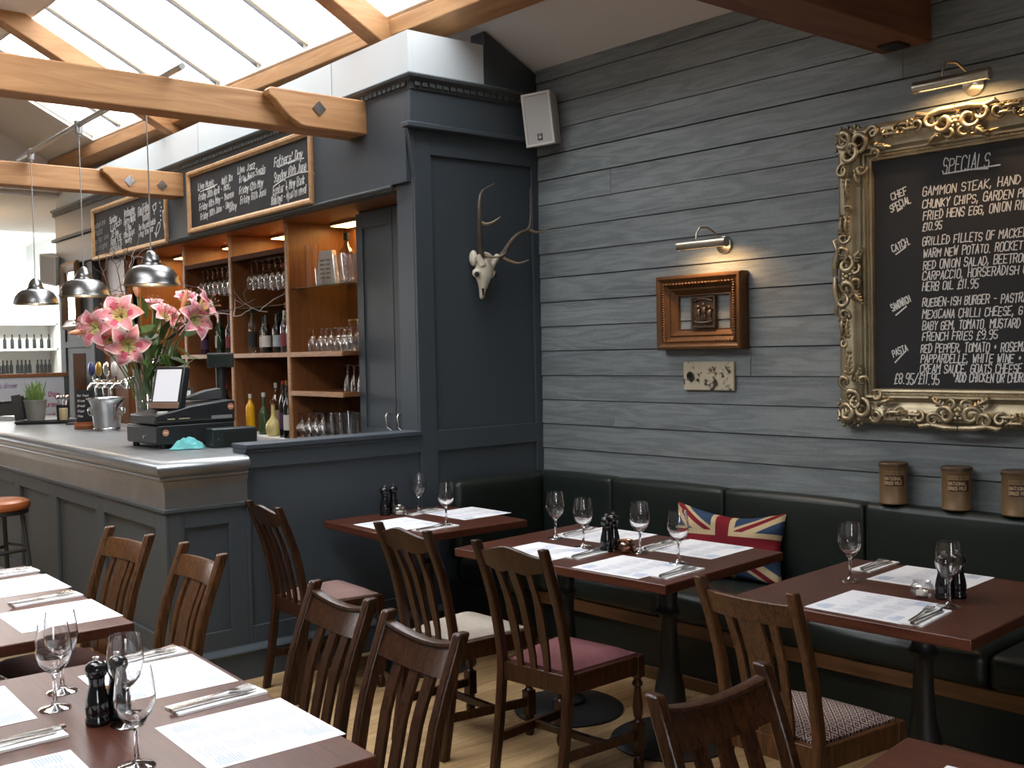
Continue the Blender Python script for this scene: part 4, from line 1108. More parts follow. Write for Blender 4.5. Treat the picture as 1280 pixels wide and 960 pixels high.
    for y0, wd, kind in sl:
        mb = MB(); pts = []
        for i in range(9):
            u = i / 8; z = .44 + u * (.822 - .44); q = y0 / .147
            bow = -.018 * (1 - q * q) * u
            k = 1.0
            if style == 'wavy': k = .82 + .42 * abs(math.sin(u * PI * 1.15)) ** 2 if y0 != 0 else .85 + .3 * u
            hy = wd / 2 * k
            x = post_x(z) + bow - .002; yy = y0 * (.86 + .14 * u)
            pts.append([(x - .006, yy - hy, z), (x + .006, yy - hy, z), (x + .006, yy + hy, z), (x - .006, yy + hy, z)])
        mb.loft(pts); obj('slat', mb, woodm, t, smooth=40)
    # stretchers
    for s in (1, -1):
        mb = MB(); a, b = Vector((-.222, .160 * s, .16)), Vector((.175, .190 * s, .14))
        rect = [(-.009, -.016), (.009, -.016), (.009, .016), (-.009, .016)]
        mb.loft([[p + Vector((0, i, j)) for i, j in rect] for p in (a, b)]); obj('side_stretcher', mb, woodm, t, smooth=30)
    mb = MB(); mb.box(-.012, .010, -.172, .172, .135, .163); obj('cross_stretcher', mb, woodm, t, .003)
    return t
g1, g2, g3 = 'chairs with wavy top rails', 'chairs with a wide centre splat', 'chairs with a beaded curved rail'
chair('wavy', SEAT_PK, CHAIR, (2.50, 4.505), R(-2), 'dark oak chair with pink woven seat standing against the half wall', g1)
chair('wavy', SEAT_CR, CHAIR, (2.60, 3.52), R(3), 'dark oak chair with a plain cream seat', g1)
chair('wavy', SEAT_MV, CHAIR, (2.645, 2.935), R(8), 'dark oak chair with a mauve corduroy seat at the long table', g1)
chair('splat', SEAT_DM, CHAIR2, (2.735, 1.93), R(1.5), 'lighter brown chair with a diamond patterned seat at the right table', g2)
chair('splat', SEAT_BR, CHAIR2, (1.152, 4.183), R(191 - 3), 'oak splat backed chair nearest the bar corner, at the rear left table', g2)
chair('splat', SEAT_BR, CHAIR2, (1.204, 3.631), R(181), 'oak splat backed chair in front of the end panel of the bar', g2)
chair('bead', SEAT_BR, CHAIR, (1.229, 2.70), R(179), 'dark oak chair with beaded rail, farther of two at the foreground table', g3)
chair('bead', SEAT_BR, CHAIR, (1.195, 2.227), R(180), 'dark oak chair with beaded rail, nearer of two at the foreground table', g3)
chair('bead', SEAT_BR, CHAIR, (1.667, 1.107), R(-92), 'dark oak chair back cut off by the bottom edge, turned towards the viewer', g3)
# bar stool
st = thing('bar_stool', 'round bar stool with tan leather seat in front of the bar', 'stool', (1.545, 6.62, 0), R(20))
obj('seat', MB().lathe([(0, .735), (.150, .735), (.165, .745), (.170, .765), (.165, .785), (.14, .797), (.05, .800), (0, .800)], 32), ORANGE, st, smooth=50)
obj('seat_ring', MB().lathe([(.10, .715), (.158, .715), (.160, .737), (.10, .737)], 28, closed=True), BLKMT, st)
IRON = mat('grey_iron', (.06, .06, .055), .5, .5)
for k in range(4):
    a = PI / 4 + k * PI / 2
    mb = MB(); mb.tube([(.12 * math.cos(a), .12 * math.sin(a), .72), (.20 * math.cos(a), .20 * math.sin(a), 0)], .014, 8); obj('leg', mb, IRON, st)
for z, r in ((.30, .168), (.50, .147)):
    mb = MB()
    for k in range(4):
        a, b = PI / 4 + k * PI / 2, PI / 4 + (k + 1) * PI / 2
        mb.tube([(r * math.cos(a), r * math.sin(a), z + .02 * (k % 2)), (r * math.cos(b), r * math.sin(b), z + .02 * (k % 2))], .011, 8)
    obj('foot_rail', mb, IRON, st)

# ------------------------------------------------------------------ table settings
def tl(T, x, y):
    c, s = math.cos(T['r']), math.sin(T['r'])
    return (T['c'][0] + x * c - y * s, T['c'][1] + x * s + y * c)
def mat_mesh(rnd):
    mb = MB(); a, b = .158, .165
    mb.box(-a, a, -b, b, 0, .0008, 0)
    z = .0011
    def line(x0, x1, y0, y1, mi): mb.add([(x0, y0, z), (x1, y0, z), (x1, y1, z), (x0, y1, z)], [(0, 1, 2, 3)], mi)
    # printed side: blocks at two corners, faint columns of text between
    for cx, cy in ((-.10, .125), (-.10, -.125), (.12, -.10)):
        for k in range(9):
            line(cx - .03 + k * .0068, cx - .0266 + k * .0068, cy - .028, cy + .028 - rnd.random() * .02, 1)
    for k in range(30):
        x = -.135 + k * .0092
        if k % 7 == 6: continue
        for c in (-.055, .045):
            line(x, x + .0030, c - .040 + rnd.random() * .012, c + .044 - rnd.random() * .035, 2)
    return mb
def placemat(x, y, rz, label, z=TH):
    t = thing('placemat', label, 'placemat', (x, y, z), rz, 'printed paper placemats')
    rnd = random.Random(int(x * 1000))
    mb = mat_mesh(rnd)
    sheet = MB(); sheet.v, sheet.f, sheet.mi, sheet.at = mb.v[:8], mb.f[:6], mb.mi[:6], mb.at[:8]
    pr = MB(); pr.v = mb.v[8:]; pr.f = [tuple(i - 8 for i in f) for f in mb.f[6:]]; pr.mi = mb.mi[6:]; pr.at = mb.at[8:]
    obj('sheet', sheet, PAPER, t, smooth=0); p = obj('printed_menu', pr, [PAPER, PRINT, PRINTL], t, smooth=0)
    return t
def fork_mesh():
    mb = MB()
    mb.loft([[(-.10, -.005, .002), (-.10, .005, .002), (-.10, .005, .005), (-.10, -.005, .005)],
             [(-.02, -.004, .003), (-.02, .004, .003), (-.02, .004, .006), (-.02, -.004, .006)],
             [(.035, -.003, .007), (.035, .003, .007), (.035, .003, .010), (.035, -.003, .010)],
             [(.052, -.011, .004), (.052, .011, .004), (.052, .011, .007), (.052, -.011, .007)],
             [(.068, -.012, .003), (.068, .012, .003), (.068, .012, .006), (.068, -.012, .006)]])
    for k in range(4):
        y = -.0105 + k * .007
        mb.loft([[(.066, y - .002, .003), (.066, y + .002, .003), (.066, y + .002, .006), (.066, y - .002, .006)],
                 [(.105, y - .0014, .006), (.105, y + .0014, .006), (.105, y + .0014, .009), (.105, y - .0014, .009)]])
    return mb.mesh('fork', SILVER, 40)
def knife_mesh():
    mb = MB()
    mb.loft([[(-.115, -.007, .002), (-.115, .007, .002), (-.115, .007, .009), (-.115, -.007, .009)],
             [(-.01, -.0055, .003), (-.01, .0055, .003), (-.01, .0055, .008), (-.01, -.0055, .008)],
             [(.005, -.004, .004), (.005, .006, .004), (.005, .006, .0065), (.005, -.004, .0065)],
             [(.08, -.008, .0045), (.08, .007, .0045), (.08, .007, .006), (.08, -.008, .006)],
             [(.112, .003, .0045), (.112, .007, .0045), (.112, .007, .006), (.112, .003, .006)]])
    return mb.mesh('knife', SILVER, 40)
FORK, KNIFE = fork_mesh(), knife_mesh()
def napkin_mesh():
    mb = MB()
    for k, (w_, z) in enumerate(((.040, 0), (.0385, .0018), (.039, .0036))):
        mb.loft([[(-.118, -w_, z), (-.118, w_, z), (-.118, w_, z + .0016), (-.118, -w_ + .002, z + .0016)], [(.0, -w_ - .001, z + .0003), (.0, w_, z + .0003), (.0, w_, z + .0019), (.0, -w_ + .001, z + .0019)], [(.118, -w_, z), (.118, w_, z), (.118, w_ - .001, z + .0016), (.118, -w_, z + .0016)]])
    return mb.mesh('napkin', LINEN, 30)
NAP = napkin_mesh()
def setting(x, y, rz, where, z=TH, off=.0):
    """folded napkin with a knife and a fork lying along it"""
    c, s = math.cos(rz), math.sin(rz)
    put(NAP, 'napkin', x, y, z, 'folded white napkin ' + where, 'napkin', 'folded napkins', rz=rz)
    put(FORK, 'fork', x - s * .014, y + c * .014, z + .0050, 'steel fork lying on the napkin ' + where, 'fork', 'forks on napkins', rz=rz + .06)
    put(KNIFE, 'knife', x + s * .016 - c * .012, y - c * .016 - s * .012, z + .0050, 'steel knife lying on the napkin ' + where, 'knife', 'knives on napkins', rz=rz - .04)
def mill(x, y, label, cap=True, z=TH):
    t = thing('pepper_mill', label, 'pepper mill', (x, y, z), random.uniform(0, 3), 'black lacquered mills')
    obj('body', MB().lathe([(0, 0), (.027, 0), (.028, .004), (.028, .014), (.025, .018), (.0265, .028), (.0275, .042), (.025, .060), (.020, .080), (.0175, .098), (.0185, .106), (.0185, .110), (0, .110)], 28), BLACK, t, smooth=50)
    obj('head', MB().lathe([(.0, .1105), (.0185, .1105), (.0225, .116), (.0255, .126), (.0245, .136), (.019, .144), (.010, .148), (0, .149)], 28), BLACK, t, smooth=60)
    if cap: obj('knob', MB().lathe([(0, .148), (.004, .148), (.004, .152), (.0075, .154), (.0075, .158), (0, .160)], 14), CHROME, t)
    return t
def tealight(x, y, label, m, z=TH):
    t = thing('tealight_holder', label, 'candle holder', (x, y, z), 0, 'ribbed glass tealight holders')
    mb = MB(); n = 32; prof = [(.020, 0), (.030, .004), (.037, .018), (.038, .030), (.032, .044), (.026, .050), (.030, .054), (.027, .054), (.0225, .049), (.029, .042), (.034, .029), (.033, .018), (.027, .008), (.0, .006)]
    vs = []; fs = []
    for i, (r, zz) in enumerate(prof):
        for k in range(n):
            a = 2 * PI * k / n; q = r * (1 + .045 * math.cos(12 * a)) if 0 < i < 5 else r
            vs.append((q * math.cos(a), q * math.sin(a), zz))
    for i in range(len(prof) - 1):
        for k in range(n): fs.append((i * n + k, i * n + (k + 1) % n, (i + 1) * n + (k + 1) % n, (i + 1) * n + k))
    mb.add(vs, fs); obj('bowl', mb, m, t, smooth=50)
    obj('candle', MB().lathe([(0, .0085), (.019, .0085), (.019, .022), (0, .023)], 18), mat('wax', (.7, .66, .58), .6), t)
    return t
# corner table (by the half wall)
placemat(2.865, 4.425, R(1), 'paper placemat on the corner table, nearer the cream seated chair')
placemat(3.325, 4.455, R(2), 'paper placemat on the corner table, nearer the banquette')
setting(2.93, 4.195, R(5), 'on the near side of the corner table')
setting(3.18, 4.66, R(8), 'on the wall side of the corner table')
wine_glass(3.142, 4.65, TH, 'empty wine glass on the corner table, nearer the half wall', 'wine glasses on the tables')
wine_glass(3.03, 4.245, TH, 'empty wine glass on the corner table, nearer the aisle', 'wine glasses on the tables')
mill(2.985, 4.735, 'left black mill on the corner table', True); mill(3.045, 4.745, 'right black mill on the corner table', True)
tealight(3.03, 4.665, 'clear ribbed tealight holder beside the mills on the corner table', THIN)
# long table
placemat(*tl(T2, -.225, -.265), T2['r'], 'paper placemat on the long table by the mauve chair, nearer the viewer')
placemat(*tl(T2, .245, -.265), T2['r'], 'paper placemat on the long table in front of the flag cushion')
placemat(*tl(T2, -.225, .215), T2['r'], 'paper placemat on the long table behind the mauve chair back')
placemat(*tl(T2, .245, .245), T2['r'], 'paper placemat on the long table at its far banquette corner')
def setp(px, py, rz, where): 
    p = atz(px, py, TH); setting(p.x, p.y, rz, where)
setting(2.985, 2.685, R(6), 'at the near corner of the long table')
setting(3.005, 3.19, R(8), 'beside the mauve chair on the long table')
setting(3.335, 3.105, R(10), 'beside the flag cushion on the long table')
setting(3.33, 3.60, R(8), 'at the far end of the long table')
wine_glass(3.151, 3.565, TH, 'empty wine glass standing first from the left on the long table', 'wine glasses on the tables')
wine_glass(3.097, 3.325, TH, 'empty wine glass on the long table just left of the mills', 'wine glasses on the tables')
wine_glass(3.176, 3.064, TH, 'empty wine glass on the long table just right of the mills', 'wine glasses on the tables')
wine_glass(3.118, 2.80, TH, 'empty wine glass on the long table in front of the flag cushion', 'wine glasses on the tables')
mill(3.10, 3.185, 'nearer black mill on the long table'); mill(3.155, 3.20, 'farther black mill on the long table')
tealight(3.135, 3.105, 'amber ribbed tealight holder on the long table', AMBER)
# right table
placemat(*tl(T3, -.235, -.02), T3['r'], 'paper placemat on the right table, nearer the diamond seated chair')
placemat(*tl(T3, .27, .03), T3['r'], 'paper placemat on the right table, nearer the banquette')
setting(3.035, 1.715, R(8), 'at the front edge of the right table')
setting(3.60, 2.235, R(5), 'at the back edge of the right table')
wine_glass(3.312, 2.158, TH, 'empty wine glass on the right table, left of the placemats', 'wine glasses on the tables')
wine_glass(3.212, 1.732, TH, 'empty wine glass on the right table in front of a black mill', 'wine glasses on the tables')
mill(3.305, 1.80, 'nearer black mill on the right table, behind a wine glass'); mill(3.35, 1.775, 'farther black mill on the right table, mostly hidden')
tealight(3.275, 1.86, 'clear ribbed tealight holder beside the mill on the right table', THIN)
# table in the lower right corner
placemat(1.86, .90, R(7), 'paper placemat at the bottom right edge of the picture')
wine_glass(2.03, .845, TH, 'empty wine glass cut off by the lower right corner', 'wine glasses on the tables')
# foreground left table
placemat(1.03, 2.235, R(-1), 'paper placemat at the near right of the foreground table')
placemat(1.02, 2.77, R(-1.5), 'paper placemat at the far right of the foreground table')
placemat(.525, 2.235, R(179), 'paper placemat cut off by the bottom edge at the left')
placemat(.535, 2.83, R(179), 'paper placemat at the left edge of the foreground table')
setting(1.065, 2.488, R(3), 'between the right hand placemats of the foreground table')
setting(1.06, 2.985, R(2), 'at the far end of the foreground table')
setting(.59, 2.52, R(181), 'at the left edge of the foreground table')
wine_glass(.743, 2.706, TH, 'empty wine glass on the foreground table, front left of two overlapping', 'wine glasses on the tables')
wine_glass(.796, 2.83, TH, 'empty wine glass on the foreground table, rear left of two overlapping', 'wine glasses on the tables')
wine_glass(.836, 2.47, TH, 'empty wine glass on the foreground table behind the black mills', 'wine glasses on the tables')
wine_glass(.762, 2.20, TH, 'nearest wine glass on the foreground table, stem cut by the bottom edge', 'wine glasses on the tables')
mill(.787, 2.525, 'black mill with a chrome knob, left one on the foreground table'); mill(.838, 2.535, 'black mill seen through a glass on the foreground table')
tealight(.842, 2.60, 'amber tealight holder behind the mills on the foreground table', AMBER)
# rear left table
placemat(1.035, 3.695, R(0), 'paper placemat at the near corner of the rear left table')
placemat(1.045, 4.28, R(0), 'paper placemat at the far side of the rear left table')
setting(1.07, 3.965, R(4), 'between the placemats of the rear left table')
setting(1.08, 4.55, R(4), 'at the far end of the rear left table')
# ------------------------------------------------------------------ pendant lamps over the bar
PX, RAILZ = 2.165, 3.085
rail = thing('pendant_rail', 'grey metal pole resting across the tie beams with pendants hanging from it', 'rail', (PX, 7.0, RAILZ))
mb = MB(); mb.tube([(0, -1.75, 0), (0, 1.35, 0)], .017, 12); obj('pole', mb, mat('galvanised', (.42, .43, .43), .4, .9), rail)
for y in (5.767, 6.931, 8.012):
    mb = MB(); mb.lathe([(0, -.075), (.012, -.075), (.014, -.06), (.022, -.055), (.024, -.02), (.024, .024), (0, .024)], 14, 0, Matrix.Translation((0, y - 7, 0)))
    obj('clamp', mb, MATS['galvanised'], rail)
PEN_OUT = [(.150, .0), (.154, .003), (.150, .012), (.147, .030), (.137, .058), (.118, .084), (.090, .103), (.060, .110), (.056, .122), (.050, .122), (.050, .138), (.045, .146), (.036, .166), (.022, .182), (.010, .190), (.004, .192)]
PEN_IN = [(.004, .186), (.030, .165), (.044, .135), (.050, .107), (.088, .098), (.114, .080), (.133, .055), (.143, .028), (.146, .010)]
BULB = mat('lit_bulb', (1, .8, .5), .5, emit=(1, .62, .28), es=12)
for i, (y, lab) in enumerate(((5.767, 'spun metal pendant lamp nearest the viewer, above the lilies'), (6.931, 'spun metal pendant lamp in the middle, with twigs in front of it'), (8.012, 'spun metal pendant lamp farthest away, against the bright window'))):
    t = thing('pendant_lamp', lab, 'pendant lamp', (PX, y, 2.0), 0, 'metal pendants over the bar')
    obj('shade', MB().lathe(PEN_OUT + PEN_IN, 48, closed=True), PEWTER, t, smooth=35)
    mb = MB(); mb.tube([(0, 0, .19), (.001, .0, .6), (0, 0, RAILZ - 2.0 - .07)], .0035, 6); obj('cord', mb, mat('grey_flex', (.30, .30, .29), .7), t)
    obj('lamp_holder', MB().lathe([(0, .06), (.018, .06), (.022, .10), (.022, .15), (0, .15)], 14), BLKPL, t)
    obj('bulb', MB().lathe([(0, .0), (.018, .008), (.026, .028), (.02, .05), (.014, .062), (0, .064)], 14), BULB, t, smooth=60)
    l = bpy.data.lights.new('pendant_light', 'POINT'); l.energy = 3; l.color = (1, .7, .4); l.shadow_soft_size = .03
    lo = bpy.data.objects.new('pendant_light', l); COL.objects.link(lo); lo.location = (PX, y, 1.985)

# ------------------------------------------------------------------ things on the bar
Z = CT + .0008
t = thing('cash_drawer', 'black cash drawer with a keyhole under the till', 'cash drawer', (2.07, 5.50, Z), R(2))
mb = MB(); mb.box(.004, .44, 0, .42, .022, .122); obj('casing', mb, BLKPL, t, .004)
mb = MB(); mb.box(-.004, .006, .012, .408, .030, .112); d = obj('drawer_front', mb, mat('drawer_grey', (.035, .036, .038), .4), t, .002)
mb = MB(); mb.lathe([(0, 0), (.009, 0), (.009, .008), (0, .009)], 14, 0, Matrix.Translation((-.004, .16, .06)) @ Matrix.Rotation(-PI / 2, 4, 'Y')); obj('lock', mb, STEEL, d)
for x, y in ((.04, .03), (.40, .03), (.04, .39), (.40, .39)):
    mb = MB(); mb.lathe([(0, 0), (.018, 0), (.018, .024), (0, .024)], 14, 0, Matrix.Translation((x, y, 0))); obj('foot', mb, BLKMT, t)
STK = mat('copper_sticker', (.52, .22, .12), .5)
def sticker(par, T):
    o = obj('sticker', MB().lathe([(0, 0), (.018, 0), (.018, .001), (0, .001)], 20), STK, par); o.matrix_local = T
    obj('sticker_print', MB().box(-.011, .011, -.004, .004, .001, .0014), mat('sticker_pale', (.7, .5, .4), .6), o)
    return o
FY = Matrix.Rotation(PI / 2, 4, 'X')
sticker(t, Matrix.Translation((.045, -.0, .085)) @ FY)
t = thing('till', 'black till terminal with a tilted touch screen on top of the cash drawer', 'till', (2.07, 5.50, Z + .1225), R(2))
mb = MB()
mb.loft([[(x, 0.01, z) for x, z in ((.05, 0), (.45, 0), (.452, .115), (.43, .122), (.20, .098), (.10, .075), (-.005, .055), (-.008, .008))], [(x, .36, z) for x, z in ((.05, 0), (.45, 0), (.452, .115), (.43, .122), (.20, .098), (.10, .075), (-.005, .055), (-.008, .008))]])
obj('body', mb, BLKPL, t, .006)
mb = MB(); mb.box(.0, .455, .004, .366, .018, .022); obj('seam_strip', mb, mat('mid_grey_plastic', (.05, .05, .052), .5), t)
for x0, x1 in ((.06, .10), (.125, .185)):
    mb = MB(); mb.box(x0, x1, .005, .012, .030, .036); obj('slot', mb, mat('tape_cream', (.40, .33, .2), .6), t)
mb = MB(); mb.box(.31, .43, .006, .012, .022, .040); obj('rating_plate', mb, mat('grey_plate', (.22, .22, .22), .5), t)
sticker(t, Matrix.Translation((.425, .009, .085)) @ FY)
S = Matrix.Translation((.09, .115, .085)) @ Matrix.Rotation(R(-66), 4, 'Z') @ Matrix.Rotation(R(-14), 4, 'X')
mb = MB(); mb.box(-.105, .105, -.002, .045, 0, .235); sc1 = obj('screen_housing', mb, BLKPL, t, .006); sc1.matrix_local = S
mb = MB(); mb.box(-.10, .10, -.008, -.001, .0, .035); o = obj('copper_band', mb, mat('copper_lip', (.32, .20, .14), .35, .5), sc1, .003)
mb = MB(); mb.box(-.086, .086, -.004, -.001, .04, .218); o = obj('screen', mb, mat('till_screen', (.45, .45, .47), .12, emit=(.75, .75, .8), es=.55), sc1)
mb = MB(); mb.box(.02, .07, .02, .05, .058, .075); obj('card_slot', mb, mat('cream_button', (.5, .5, .46), .5), t, .002)
t = thing('printer', 'small black receipt printer standing in front of the cash drawer', 'printer', (2.30, 5.33, Z), R(-6))
mb = MB(); mb.box(0, .245, 0, .13, .0, .100); obj('casing', mb, mat('printer_black', (.012, .018, .018), .4), t, .006)
mb = MB()
for k in range(6): mb.box(.06, .235, -.002, .002, .020 + k * .011, .026 + k * .011)
obj('grille', mb, BLKMT, t)
mb = MB(); mb.lathe([(0, 0), (.006, 0), (.006, .006), (0, .006)], 10, 0, Matrix.Translation((.03, 0, .045)) @ FY); obj('button', mb, STEEL, t)
# draped blue cloth
mb = MB(); n = 22; vs = []; fs = []; rr = random.Random(9)
for i in range(n + 1):
    for j in range(n + 1):
        u, v = i / n * 2 - 1, j / n * 2 - 1; r = min(1, math.hypot(u, v))
        a = math.atan2(v, u)
        h = .046 * (1 - r ** 3) * (1 + .30 * math.sin(3 * a + 1) * r) + .011 * math.sin(7 * u + 5 * v) * (1 - r ** 2) + .007 * math.sin(13 * v - 6 * u) * (1 - r ** 2) + .003
        vs.append((u * .085 * (1 + .12 * math.sin(4 * a)), v * .06, max(.002, h)))
for i in range(n):
    for j in range(n):
        a = i * (n + 1) + j; fs.append((a, a + n + 1, a + n + 2, a + 1))
mb.add(vs, fs)
o = obj('cloth', mb, mat('turquoise_cloth', (.12, .40, .40), .95, bump=.3, nscale=60), smooth=60); o.location = (2.20, 5.42, Z); o.rotation_euler = (0, 0, R(-20))
tag(o, 'crumpled turquoise cloth on the bar beside the cash drawer', 'cloth')
# customer pole display
t = thing('pole_display', 'black customer display on a post rising behind the till', 'display', (2.60, 5.88, Z), R(-25))
mb = MB(); mb.box(-.09, .09, -.06, .06, 0, .012); obj('base', mb, BLKPL, t, .003)
mb = MB(); mb.tube([(0, 0, .01), (0, 0, .42)], .028, 16); obj('post', mb, BLKPL, t)
mb = MB(); mb.box(-.075, .075, -.05, .05, .42, .505); hd = obj('head', mb, BLKPL, t, .006)
mb = MB(); mb.box(-.066, .066, -.053, -.049, .432, .492); obj('window', mb, mat('display_green', (.008, .015, .012), .15), hd)
# card terminal under it
t = thing('keypad', 'sloping dark keypad unit lying behind the till body', 'keypad', (2.40, 5.70, Z + .2455), R(-8))
mb = MB(); mb.loft([[(-.10, y, 0), (.10, y, 0), (.10, y, .062), (.02, y, .05), (-.10, y, .012)] for y in (-.05, .05)]); obj('body', mb, mat('mid_grey_plastic', (.05, .05, .052), .5), t, .004)
# second small screen behind
t = thing('tablet', 'small tilted tablet screen behind the till screen', 'tablet', (2.56, 6.42, Z), R(-30))
mb = MB(); T0 = Matrix.Translation((0, 0, .10)) @ Matrix.Rotation(R(-22), 4, 'X')
mb.box(-.075, .075, -.004, .008, 0, .21, 0, T0); mb.tube([(0, .01, .15), (0, .10, .0)], .010, 8); mb.box(-.06, .06, -.02, .12, 0, .012); obj('housing', mb, BLKPL, t)
mb = MB(); mb.box(-.062, .062, -.0065, -.0042, .02, .185, 0, T0); obj('screen', mb, mat('pale_screen', (.4, .42, .42), .15, emit=(.8, .82, .82), es=.35), t)

# vase, lilies and twigs
VX, VY = 2.262, 6.14
vz = thing('vase', 'tall clear glass vase of pink lilies on the bar behind the till', 'vase', (VX, VY, Z))
obj('glass_body', MB().lathe([(0, 0), (.062, 0), (.066, .006), (.066, .05), (.070, .25), (.082, .42), (.079, .42), (.066, .25), (.061, .05), (.058, .015), (0, .015)], 32), THIN, vz, smooth=50)
obj('water', MB().lathe([(0, .016), (.057, .016), (.060, .05), (.063, .20), (0, .20)], 24), thin_glass('vase_water', (.80, .86, .78), .1), vz)
GREEN = mat('lily_leaf', (.060, .120, .030), .45, noise=.3, nscale=20); GREEN2 = mat('lily_stem', (.10, .17, .05), .5)
PK1 = mat('lily_pink', (.74, .30, .35), .5, noise=.12, nscale=30); PK2 = mat('lily_pale_edge', (.82, .58, .58), .5); PK3 = mat('lily_throat', (.62, .52, .24), .5); PK4 = mat('lily_deep', (.60, .10, .17), .5)
BUD = mat('lily_bud', (.62, .30, .18), .5, noise=.15, nscale=30)
ANTH = mat('anther', (.28, .08, .02), .8)
def orient(d, roll=0.0):
    d = Vector(d).normalized(); q = d.to_track_quat('Z', 'Y'); return q.to_matrix().to_4x4() @ Matrix.Rotation(roll, 4, 'Z')
def lily(pos, d, size, openn=1.0, roll=0.0):
    """six recurved petals about axis +z, throat at the origin"""
    T = Matrix.Translation(pos) @ orient(d, roll)
    mb = MB()
    for k in range(6):
        a = k * PI / 3; wide = .44 if k % 2 == 0 else .34
        n, mrow = 10, 7; vs = []; fs = []; mi = []
        for i in range(n + 1):
            u = i / n
            prof = math.sin(PI * min(1, u * .95 + .05)) ** .80 * (1 - .42 * u) * 1.22
            rad = size * (.04 + openn * (.62 * u ** 1.15)) + size * .06 * u
            zz = size * (.62 * u - openn * .62 * max(0, u - .35) ** 1.7 * 1.6)
            for j in range(mrow):
                v = j / (mrow - 1) * 2 - 1
                y = v * wide * size * prof * .62
                z2 = zz + .06 * size * v * v * prof + .015 * size * math.sin(u * 14 + v * 3 + k)
                vs.append((rad * math.cos(a) - y * math.sin(a), rad * math.sin(a) + y * math.cos(a), z2))
        for i in range(n):
            for j in range(mrow - 1):
                b = i * mrow + j; fs.append((b, b + mrow, b + mrow + 1, b + 1))
                u = i / n; c = abs(j - 2.5)
                mi.append(2 if u < .22 else (1 if c > 2 or u > .85 else (3 if c < 1 and u < .6 and k % 2 == 0 else 0)))
        mb.add(vs, fs, mi, T)
    o = obj('lily_flower', mb, [PK1, PK2, PK3, PK4], vz, smooth=70); o.matrix_local = Matrix.Translation((-VX, -VY, -Z))
    st = MB()
    for k in range(6):
        a = k * PI / 3 + .4; e = (size * .2 * math.cos(a), size * .2 * math.sin(a), size * .55)
        st.tube([(0, 0, .02), (e[0] * .5, e[1] * .5, e[2] * .6), e], .0016, 5, 0, T)
        st.ball(e, (.010, .004, .004), 1, 8, 5, T)
    obj('stamens', st, [GREEN2, ANTH], o)
    return o
def vpart(name, mb, m, smooth=60):
    o = obj(name, mb, m, vz, smooth=smooth); o.matrix_local = Matrix.Translation((-VX, -VY, -Z)); return o
def stem_to(p):
    a = Vector((VX + random.uniform(-.03, .03), VY + random.uniform(-.03, .03), Z + .03)); b = Vector((VX + (p[0] - VX) * .25, VY + (p[1] - VY) * .25, Z + .45))
    mb = MB(); pts = []
    for i in range(9):
        u = i / 8; pts.append(a * (1 - u) ** 2 + b * 2 * u * (1 - u) + Vector(p) * u * u)
    mb.tube(pts, .0045, 6); vpart('stem', mb, GREEN2)
def fp(px, py, off=0.0):
    """place at the bouquet's distance from the camera, off metres nearer (-) or farther (+)"""
    d = ray(px, py); dep = 6.18 + off
    return CAM + d * (dep / FPX)
toC = lambda p: (CAM - p).normalized()
FL = [((124, 410), -.10, (-.85, -.45, .0), .185, .95), ((152, 396), -.05, (-.5, -.75, .3), .20, .95), ((160, 430), -.18, (-.30, -.9, -.25), .185, 1.0),
      ((138, 398), .04, (-.6, .0, .7), .17, .7), ((150, 386), .06, (-.2, -.2, .95), .15, .55), ((203, 402), .02, (.25, -.7, .7), .20, .7), ((192, 388), .08, (-.1, -.3, .95), .15, .5), ((238, 402), -.06, (.35, -.85, .25), .205, .85), ((250, 386), .0, (.75, -.5, .45), .20, .8), ((232, 380), .04, (-.1, -.5, .85), .16, .6),
      ((112, 408), .0, (-1, -.1, .1), .15, .6), ((142, 424), -.06, (-.6, -.6, -.4), .16, .9), ((214, 408), .02, (.4, -.6, .3), .15, .7)]
for (px, py), off, d, s, op in FL:
    p = fp(px, py, off); lily(p, d, s, op, random.uniform(0, 1)); stem_to(p)
def bud(p, d, L, m=BUD):
    mb = MB(); T = Matrix.Translation(p) @ orient(d)
    mb.lathe([(.0, 0), (.008, .01), (.014, L * .35), (.016, L * .6), (.010, L * .88), (0, L)], 10, 0, T); vpart('lily_bud', mb, m); stem_to(p)
bud(fp(226, 392, -.06), (.25, -.1, .95), .15); bud(fp(108, 414, -.12), (-.9, -.3, -.1), .12); bud(fp(172, 372, 0), (-.2, 0, 1), .09)
def leaf(p, d, L, wdt, bend=.3):
    T = Matrix.Translation(p) @ orient(d, random.uniform(0, 6)); n = 8; vs = []; fs = []
    for i in range(n + 1):
        u = i / n; hw = wdt * math.sin(PI * min(1, .06 + u * .94)) ** .8
        for j in (-1, 0, 1): vs.append((hw * j, -bend * L * u * u + (0 if j == 0 else .15 * hw), L * u))
    for i in range(n):
        for j in range(2):
            a = i * 3 + j; fs.append((a, a + 3, a + 4, a + 1))
    mb = MB().add(vs, fs, 0, T); vpart('leaf', mb, GREEN)
